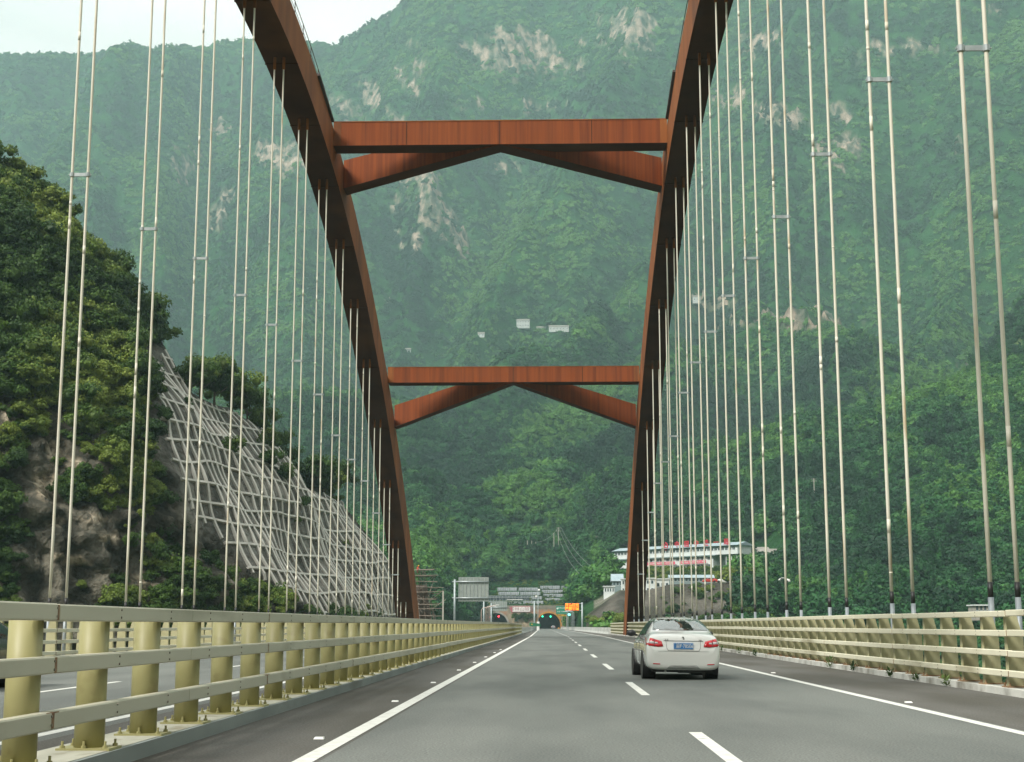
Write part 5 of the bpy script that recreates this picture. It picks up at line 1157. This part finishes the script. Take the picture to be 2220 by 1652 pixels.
for k in range(28):     # ring emblem
    a0 = k/28*6.2832; a1 = (k+1)/28*6.2832; 
    if k in (6, 7, 20, 21): continue
    P4 = [(math.cos(q_)*r_, math.sin(q_)*r_) for q_, r_ in ((a0, 1.25), (a1, 1.25), (a1, 1.72), (a0, 1.72))]; cxx = LN_*.435
    m.prism([LP(cxx+px_2, -.4, Hh+.9+pz) for px_2, pz in P4], uy*.15)
lbox(m, LN_*.435-.9, LN_*.435+.9, -.4, -.25, Hh+.3, Hh+.65); lbox(m, LN_*.435-.16, LN_*.435+.16, -.42, -.22, Hh-.1, Hh+1.9); lbox(m, LN_*.435-.7, LN_*.435+.7, -.41, -.24, Hh+1.15, Hh+1.45)
m.build('ring_emblem', M_redt, office)
for (xa_, xb_, tx) in ((LN_*.30, LN_*.53, '安全第一 预防为主 综合治理'), (LN_*.565, LN_*.775, '精心组织 科学施工 争创一流')):
    m = MB(); lbox(m, xa_, xb_, -1.25, -1.18, 2.35, 3.5); bo = m.build('banner', M_ban, office); text('banner_text', tx, .72, LP((xa_+xb_)/2, -1.28, 2.92), M_white, bo, rz=ang, ext=.01, sx=(xb_-xa_)/10.8)
lbl = ['low white flat roofed house left of the right arch rib', 'white two part block right of the arch rib', 'long low grey roofed shed above the concrete slope']
def simple_house(name, x0, y0, x1, y1, Y, depth, label, roof='flat', wins=(3, 1), wall=None, rot=0, zb=None):
    a, c = atY(x0, y0, Y), atY(x1, y1, Y); zb_ = c.z if zb is None else zb; e = empty(name, ((a.x+c.x)/2, Y, zb_), label, 'house' if name != 'shed' else 'shed')
    m = MB(); m.bb(a.x, c.x, Y, Y+depth, zb_-(.8 if name == 'farmhouse' else 2), a.z); m.build('wall', wall or M_bw, e); m = MB(); w2 = (c.x-a.x)
    if roof == 'flat': m.bb(a.x-.3, c.x+.3, Y-.35, Y+depth+.3, a.z, a.z+.25)
    else:
        rh = .9 if name == 'shed' else min(2.2, depth*.35); m.prism([(a.x-.4, Y-.5, a.z-.1), (a.x-.4, Y+depth+.5, a.z-.1), (a.x-.4, Y+depth/2, a.z+rh)], (w2+.8, 0, 0))
    m.build('roof', M_tile if roof == 'tile' else M_roofb if roof != 'flat' else M_bw, e)
    nx, nz_ = wins
    for j in range(nz_):
        for i in range(nx):
            xw = a.x+w2*(i+.5)/nx; zw = zb_+(a.z-zb_)*(j+.55)/nz_; ww = min(.9, w2/nx*.5); m = MB(); m.bb(xw-ww/2, xw+ww/2, Y-.05, Y+.01, zw-.45, zw+.5); o = m.build('window', M_win, e); m = MB(); m.bb(xw-ww/2-.08, xw+ww/2+.08, Y-.08, Y-.052, zw-.55, zw-.46); m.build('window_sill', M_bw, o)
    return e
simple_house('house', 1310, 1272, 1332, 1288, 436, 6, lbl[0]+' by the pole', 'flat', (4, 1)); simple_house('house', 1328, 1259, 1350, 1274, 446, 7, 'grey roofed small house behind the low white house near the right arch rib', 'blue', (3, 1), M_shade)
simple_house('house', 1348, 1256, 1354.5, 1288, 434, 5, 'narrow white tower like block touching the right arch rib', 'flat', (1, 2)); simple_house('house', 1400, 1254.5, 1419, 1288, 434, 7, 'bright white cube shaped house just right of the arch rib', 'flat', (2, 2)); simple_house('house', 1422, 1256, 1451, 1282, 438, 9, 'white flat house beside the cube shaped one', 'flat', (3, 1))
simple_house('shed', 1453, 1252, 1547, 1264, 448, 5, lbl[2], 'blue', (12, 1), M_shade)
simple_house('house', 1640, 1197, 1668, 1216, 560, 8, 'white gabled house right of the long office building', 'tile', (3, 1)); simple_house('house', 1672, 1201, 1699, 1216, 566, 7, 'grey roofed annex at the far right of the white gabled house', 'tile', (3, 1))
simple_house('shed', 1304, 1209, 1330, 1218, 600, 6, 'small white shed left of the long office building', 'flat', (3, 1))
def hill_house(x0, y0, x1, y1, label, roof, wins, depth=8):
    g_, r_ = on_ground((x0+x1)/2, y1, 700); return simple_house('farmhouse', x0, y0, x1, y1, g_.y-6, depth, label, roof, wins, mat('weathered_wall', (.40, .42, .41), (.55, .56, .54), .5, (.3, .7), .85))
hill_house(1120, 694, 1148, 710, 'white two storey farmhouse high on the central green slope', 'tile', (5, 2)); hill_house(1163, 710, 1184, 717, 'low white farm building left half of the pair on the central slope', 'tile', (3, 1), 6); hill_house(1190, 708, 1233, 718, 'long low white farm building right of the pair on the central slope', 'tile', (6, 1), 6)
hill_house(1036, 723, 1050, 730, 'tiny white cottage half hidden in trees left of the farmhouse', 'tile', (2, 1), 6); hill_house(878, 757, 890, 763, 'tiny white cottage beside the left arch rib above the lower strut', 'tile', (2, 1), 6); hill_house(1502, 643, 1518, 656, 'white cottage seen between the right hangers above a bare earth bank', 'tile', (2, 1), 6)
for k, (x, y, s_) in enumerate(((3530, 2385, 1.1), (3850, 2398, 1.5))): pass
simple_house('shed', (3900)/1.845, 2423/1.845, 3965/1.845, 2442/1.845, 300, 5, 'pale low shed with a reddish roof seen above the right railing', 'flat', (4, 1), M_conc)
# parked cars on the platform
for k, (x, pt, lb) in enumerate(((1541, plain('red_car_paint', (.45, .04, .03), .3), 'small red car parked on the terrace above the concrete slope'), (1570, M_white, 'small white car parked on the terrace above the concrete slope'), (1698, M_white, 'white car parked among the trees right of the terrace'))):
    p = atY(x, 1259, 432); c_ = car('parked_car', (0, 0, 0), 88, 0, pt, lb, detail=False); c_.location = (p.x+2, 432, p.z-.6)
PT = [(x, 1283-1.5*math.sin(i*.7)) for i, x in enumerate(np.linspace(1440, 1612, 14))]; m = MB(); m.tube([on_ground(x, y, 366, 425)[0]+Vector((0, -.15, .15)) for x, y in PT], .14, 6); tag(m.build('slope_pipe', M_white), 'thin white pipe running level across the concrete slope behind the hangers', 'pipe')
P9 = []
for _ in range(420): a_ = RNG.uniform(1385, 1612); r_ = RNG.uniform(464, 515); q = atR(a_, 1354, r_); P9.append((q.x, q.y, float(terrain_z(np.array([[q.x]]), np.array([[q.y]]), np.array([[a_]]))[0][0, 0])-.2))
for _ in range(60): a_ = RNG.uniform(1420, 1625); r_ = RNG.uniform(374, 408); q = atR(a_, 1354, r_); P9.append((q.x, q.y, float(terrain_z(np.array([[q.x]]), np.array([[q.y]]), np.array([[a_]]))[0][0, 0])-.2))
for _ in range(26): a_ = RNG.uniform(1598, 1668); r_ = RNG.uniform(368, 450); q = atR(a_, 1354, r_); P9.append((q.x, q.y, float(terrain_z(np.array([[q.x]]), np.array([[q.y]]), np.array([[a_]]))[0][0, 0])-.6))
scatter('terrace_scrub', np.array(P9), np.where(np.arange(len(P9)) < len(P9)-26, RNG.uniform(.8, 2.3, len(P9)), RNG.uniform(4, 7, len(P9))), near_p[:4], None, 'green scrub on the terrace below the long office building', 'scrub')
# scaffold on the slope behind the left arch rib
def zs_(x, y): return ((1500+x*.4237)/1.845, (1800+y*.4237)/1.845)
M_bam = mat('bamboo', (.19, .15, .12), (.30, .25, .205), 2, (.3, .7), .9); Y = 268; sc_e = empty('scaffold', (atY(905, 1335, Y).x, Y, -2), 'brown bamboo scaffold clinging to the slope behind the left arch rib', 'scaffold'); rs = random.Random(8)
L0 = atY(*zs_(345, 1580), Y).x; uprights = MB(); ledg = MB(); brace = MB()
for i in range(22):
    f_ = i/21; x = L0+(atY(*zs_(640, 1580), Y).x-L0)*f_; zt_ = atY(*zs_(400+150*f_, 1120+60*f_ if f_ < .75 else 1120+900*(f_-.6)), Y).z; dy = rs.uniform(-1.5, 1.5); uprights.tube([(x, Y+dy, -3), (x-(1-f_*.2)*1.2-1.2*f_, Y+dy+1.5, zt_+rs.uniform(-.5, .8))], .05, 5)
for j in range(9):
    z = atY(1, zs_(0, 1560-j*53)[1], Y).z
    for dy in (-1, .6): ledg.tube([(L0-3, Y+dy, z+rs.uniform(-.2, .2)), (atY(*zs_(rs.uniform(560, 655) if j < 8 else 560, 1400), Y).x, Y+dy, z+rs.uniform(-.25, .25))], .05, 5)
    ledg.box(((L0+atY(*zs_(560, 1400), Y).x)/2-.4, Y, z-.05), (4.2, 1.6, .05))
for i in range(26): x = L0+rs.uniform(-1, 4); z = rs.uniform(-1, 8); brace.tube([(x, Y-1+rs.uniform(-.5, .5), z), (x+rs.uniform(-2.5, 2.5), Y+rs.uniform(-1, 1), z+rs.uniform(1.5, 3))], .04, 4)
uprights.build('uprights', M_bam, sc_e); ledg.build('ledgers', M_bam, sc_e); brace.build('braces', M_bam, sc_e)
nt_ = np.stack([np.full((12, 24), 0.)+np.linspace(L0-3, atY(*zs_(575, 1500), Y).x, 12)[:, None], Y+2.2+fbm(np.arange(12)[:, None]/3+0*np.arange(24), np.arange(24)[None]/4+0*np.arange(12)[:, None], 2, 3)*.7, np.linspace(-3, 8.6, 24)[None]+0*np.arange(12)[:, None]], 2)
nt_[:, :, 0] -= (nt_[:, :, 2]+3)*.18; gridobj('sheet_netting', nt_, mat('brown_netting', (.15, .11, .09), (.28, .22, .18), 1.4, (.3, .7), .95, stretch=(1, 1, .3)), sc_e)
# worker on top of the scaffold
def worker():
    p = atY(*zs_(402, 1128), Y); J = [((0, 0, .75), .13), ((.02, -.05, 1.05), .15), ((.12, -.1, 1.25), .07), ((.22, -.12, 1.36), .10), ((-.1, .02, .45), .08), ((-.05, -.18, .1), .06), ((.1, .05, .45), .08), ((.12, -.1, .08), .06), ((.2, -.22, .95), .045), ((.38, -.3, .8), .035), ((-.1, -.25, .95), .045), ((.1, -.38, .75), .035)]
    E_ = [(0, 1), (1, 2), (2, 3), (0, 4), (4, 5), (0, 6), (6, 7), (1, 8), (8, 9), (1, 10), (10, 11)]
    me = bpy.data.meshes.new('person'); me.from_pydata([q[0] for q in J], E_, []); o = bpy.data.objects.new('person', me); COL.objects.link(o); o.location = (p.x, Y-.2, p.z-.75)
    md = o.modifiers.new('skin', 'SKIN'); 
    for v, q in zip(me.skin_vertices[0].data, J): v.radius = (q[1], q[1])
    me.skin_vertices[0].data[0].use_root = True; sb = o.modifiers.new('sub', 'SUBSURF'); sb.levels = sb.render_levels = 1; me.materials.append(mat('orange_workwear', (.55, .09, .05), rough=.8))
    m = MB(); bm = bmesh.new(); bmesh.ops.create_icosphere(bm, subdivisions=2, radius=.14); m.add([(v.co.x+.22, v.co.y-.12, max(v.co.z, -.02)+1.42) for v in bm.verts], [[v.index for v in f.verts] for f in bm.faces]); bm.free(); h = m.build('helmet', mat('yellow_helmet', (.75, .5, .03), rough=.4)); h.parent = o
    tag(o, 'person in orange workwear and yellow helmet crouching on top of the scaffold', 'person')
worker()
p = atY(960.7, 1281, 262); m = MB(); m.bb(p.x-.14, p.x+.14, 261.9, 262.2, -3, p.z); tag(m.build('concrete_post', M_upole), 'plain square concrete post just right of the scaffold', 'post')
# ------------------------------------------------------------------ single trees
M_bark = mat('bark', (.07, .055, .04), (.13, .10, .075), 3, (.3, .7), .9)
def tree(base, H, kind, label, group, wd=.75, name='broadleaf_tree'):
    e = empty(name, base, label, 'tree', group); rs = random.Random(int(H*100+abs(base[0])*10)); m = MB(); th = H*.42
    m.tube([(0, 0, -H*.15), (rs.uniform(-.03, .03)*H, 0, th*.5), (rs.uniform(-.05, .05)*H, rs.uniform(-.04, .04)*H, th*1.5)], H*.035, 7, H*.012)
    for i in range(6): a_ = i*1.05+rs.uniform(0, .5); z_ = th*(.7+.12*i); m.tube([(0, 0, z_), (math.cos(a_)*H*.14, math.sin(a_)*H*.14, z_+H*.1), (math.cos(a_)*H*.25, math.sin(a_)*H*.25, z_+H*.2)], H*.013, 5, H*.004)
    o = m.build('trunk', M_bark); o.parent = e
    c = bpy.data.objects.new('crown', kind.data); COL.objects.link(c); c.parent = e; c.location = (0, 0, H*.20); c.scale = (H*wd, H*wd, H*.82); c.rotation_euler = (0, 0, rs.uniform(0, 6)); return e
big_p = [proto('tree_crown', crown_mesh('tree_crown', 80+i, .62, 1.0, 2600, .036, LN, core=.4)) for i in range(3)]
TR_ = [(470, 850, 6.5), (505, 868, 7.2), (540, 884, 6.6), (572, 905, 6.2), (598, 935, 5.6), (440, 820, 5.5), (632, 985, 4.4), (655, 1005, 4)]
for k, (x, y, H) in enumerate(TR_):
    i = int(np.argmin([abs(proj(np.array([[FX[j]+NX[j]*float(hw(np.array(ZC[j]))), FY[j]+NY[j]*float(hw(np.array(ZC[j]))), ZC[j]]]))[0][0]-x) for j in range(len(hs_))]))
    o_ = float(hw(np.array(ZC[i])))+2.5; b0 = (FX[i]+NX[i]*o_, FY[i]+NY[i]*o_, ZC[i]-1.0)
    tree(b0, H, big_p[k % 3], ['tree', 'tree'][0]+f' on the ridge above the lattice slope, {["second", "third", "fourth", "fifth", "sixth", "first", "seventh", "last"][k]} counted down from the cliff', 'trees along the ridge above the lattice', .8)
for k, (x, y, H) in enumerate(((730, 1062, 4.2), (752, 1066, 4.8), (775, 1064, 4.0), (708, 1050, 4.4))):
    i = int(np.argmin([abs(proj(np.array([[FX[j]+NX[j]*float(hw(np.array(ZC[j]))), FY[j]+NY[j]*float(hw(np.array(ZC[j]))), ZC[j]]]))[0][0]-x) for j in range(len(hs_))]))
    o_ = float(hw(np.array(ZC[i])))+2; tree((FX[i]+NX[i]*o_, FY[i]+NY[i]*o_, ZC[i]-.8), H*1.3, big_p[(k+1) % 3], f'yellow green shrub tree at the low right end of the lattice crest, {["second","third","rightmost","leftmost"][k]} of four', 'shrub trees at the low end of the lattice', .95, 'shrub_tree')
for k, (x, y, Y, H) in enumerate(((1310, 1345, 330, 4.5), (1330, 1342, 320, 5.5), (1297, 1346, 350, 4), (1350, 1346, 300, 5), (1283, 1345, 380, 3.6), (1560, 1300, 372, 5.0), (1440, 1330, 352, 3.2), (1500, 1332, 352, 2.8))):
    p = atY(x, y, Y); a_ = proj(np.array([[p.x, p.y, 0]]))[0]; zt_ = float(terrain_z(np.array([[p.x]]), np.array([[p.y]]), np.array([a_]))[0][0, 0]); tree((p.x, p.y, max(zt_, -1.5)), H, big_p[k % 3], ['bush like tree left of the right rib, second from it', 'tall bush like tree closest left of the right rib foot', 'low round tree at the foot of the concrete slope', 'bushy tree at the base of the right arch rib', 'small bush tree farthest left by the right barrier', 'dark tree growing out of the concrete slope at its right end', 'small tree on the lower concrete slope behind the car roof', 'small tree low on the slope right of the car'][k], None, .85)
# ------------------------------------------------------------------ unseen hills behind the camera, added to darken the arch undersides
a_ = np.linspace(rad(28), rad(332), 150); q_ = np.concatenate([np.linspace(170, 1500, 40)]); AA, QQ = np.meshgrid(a_, q_, indexing='ij'); RX_ = np.sin(AA)*QQ; RY_ = np.cos(AA)*QQ
rz_ = -24+np.clip(QQ-190, 0, 620)*.78+fbm(RX_/160, RY_/160, 5, 55, True)*60*np.clip((QQ-200)/300, 0, 1)
side = np.abs(np.sin(AA)); k_ = (np.cos(AA) > .2); rz_ = np.where(k_, -24+np.clip(QQ-420, 0, 500)*.5, rz_)
left = (RX_ < -8) & (RY_ > 60) & (RY_ < 400); rz_ = np.where(left, -26, rz_)
rg = gridobj('added_valley_sides', np.stack([RX_, RY_, rz_], 2), mat('valley_side_green', (.022, .05, .018), (.05, .09, .03), .03, (.35, .65), .95, spec=.05, bump=.8, bscale=.15)); tag(rg, 'unseen green valley sides added behind and beside the viewpoint', 'mountain', kind='structure')
# ------------------------------------------------------------------ haze
hz = MB(); hz.bb(-3200, 3200, -600, 4200, -60, 2200)
hm = bpy.data.materials.new('haze_air'); hm.use_nodes = True; n = hm.node_tree.nodes; n.remove(n['Principled BSDF'])
pv = n.new('ShaderNodeVolumePrincipled'); pv.inputs['Color'].default_value = (.59, .85, .89, 1); pv.inputs['Density'].default_value = .00018
pv.inputs['Anisotropy'].default_value = .2
hm.node_tree.links.new(pv.outputs[0], n['Material Output'].inputs['Volume'])
ho = hz.build('haze', hm); tag(ho, 'pale blue haze filling the valley air', 'haze', kind='stuff')
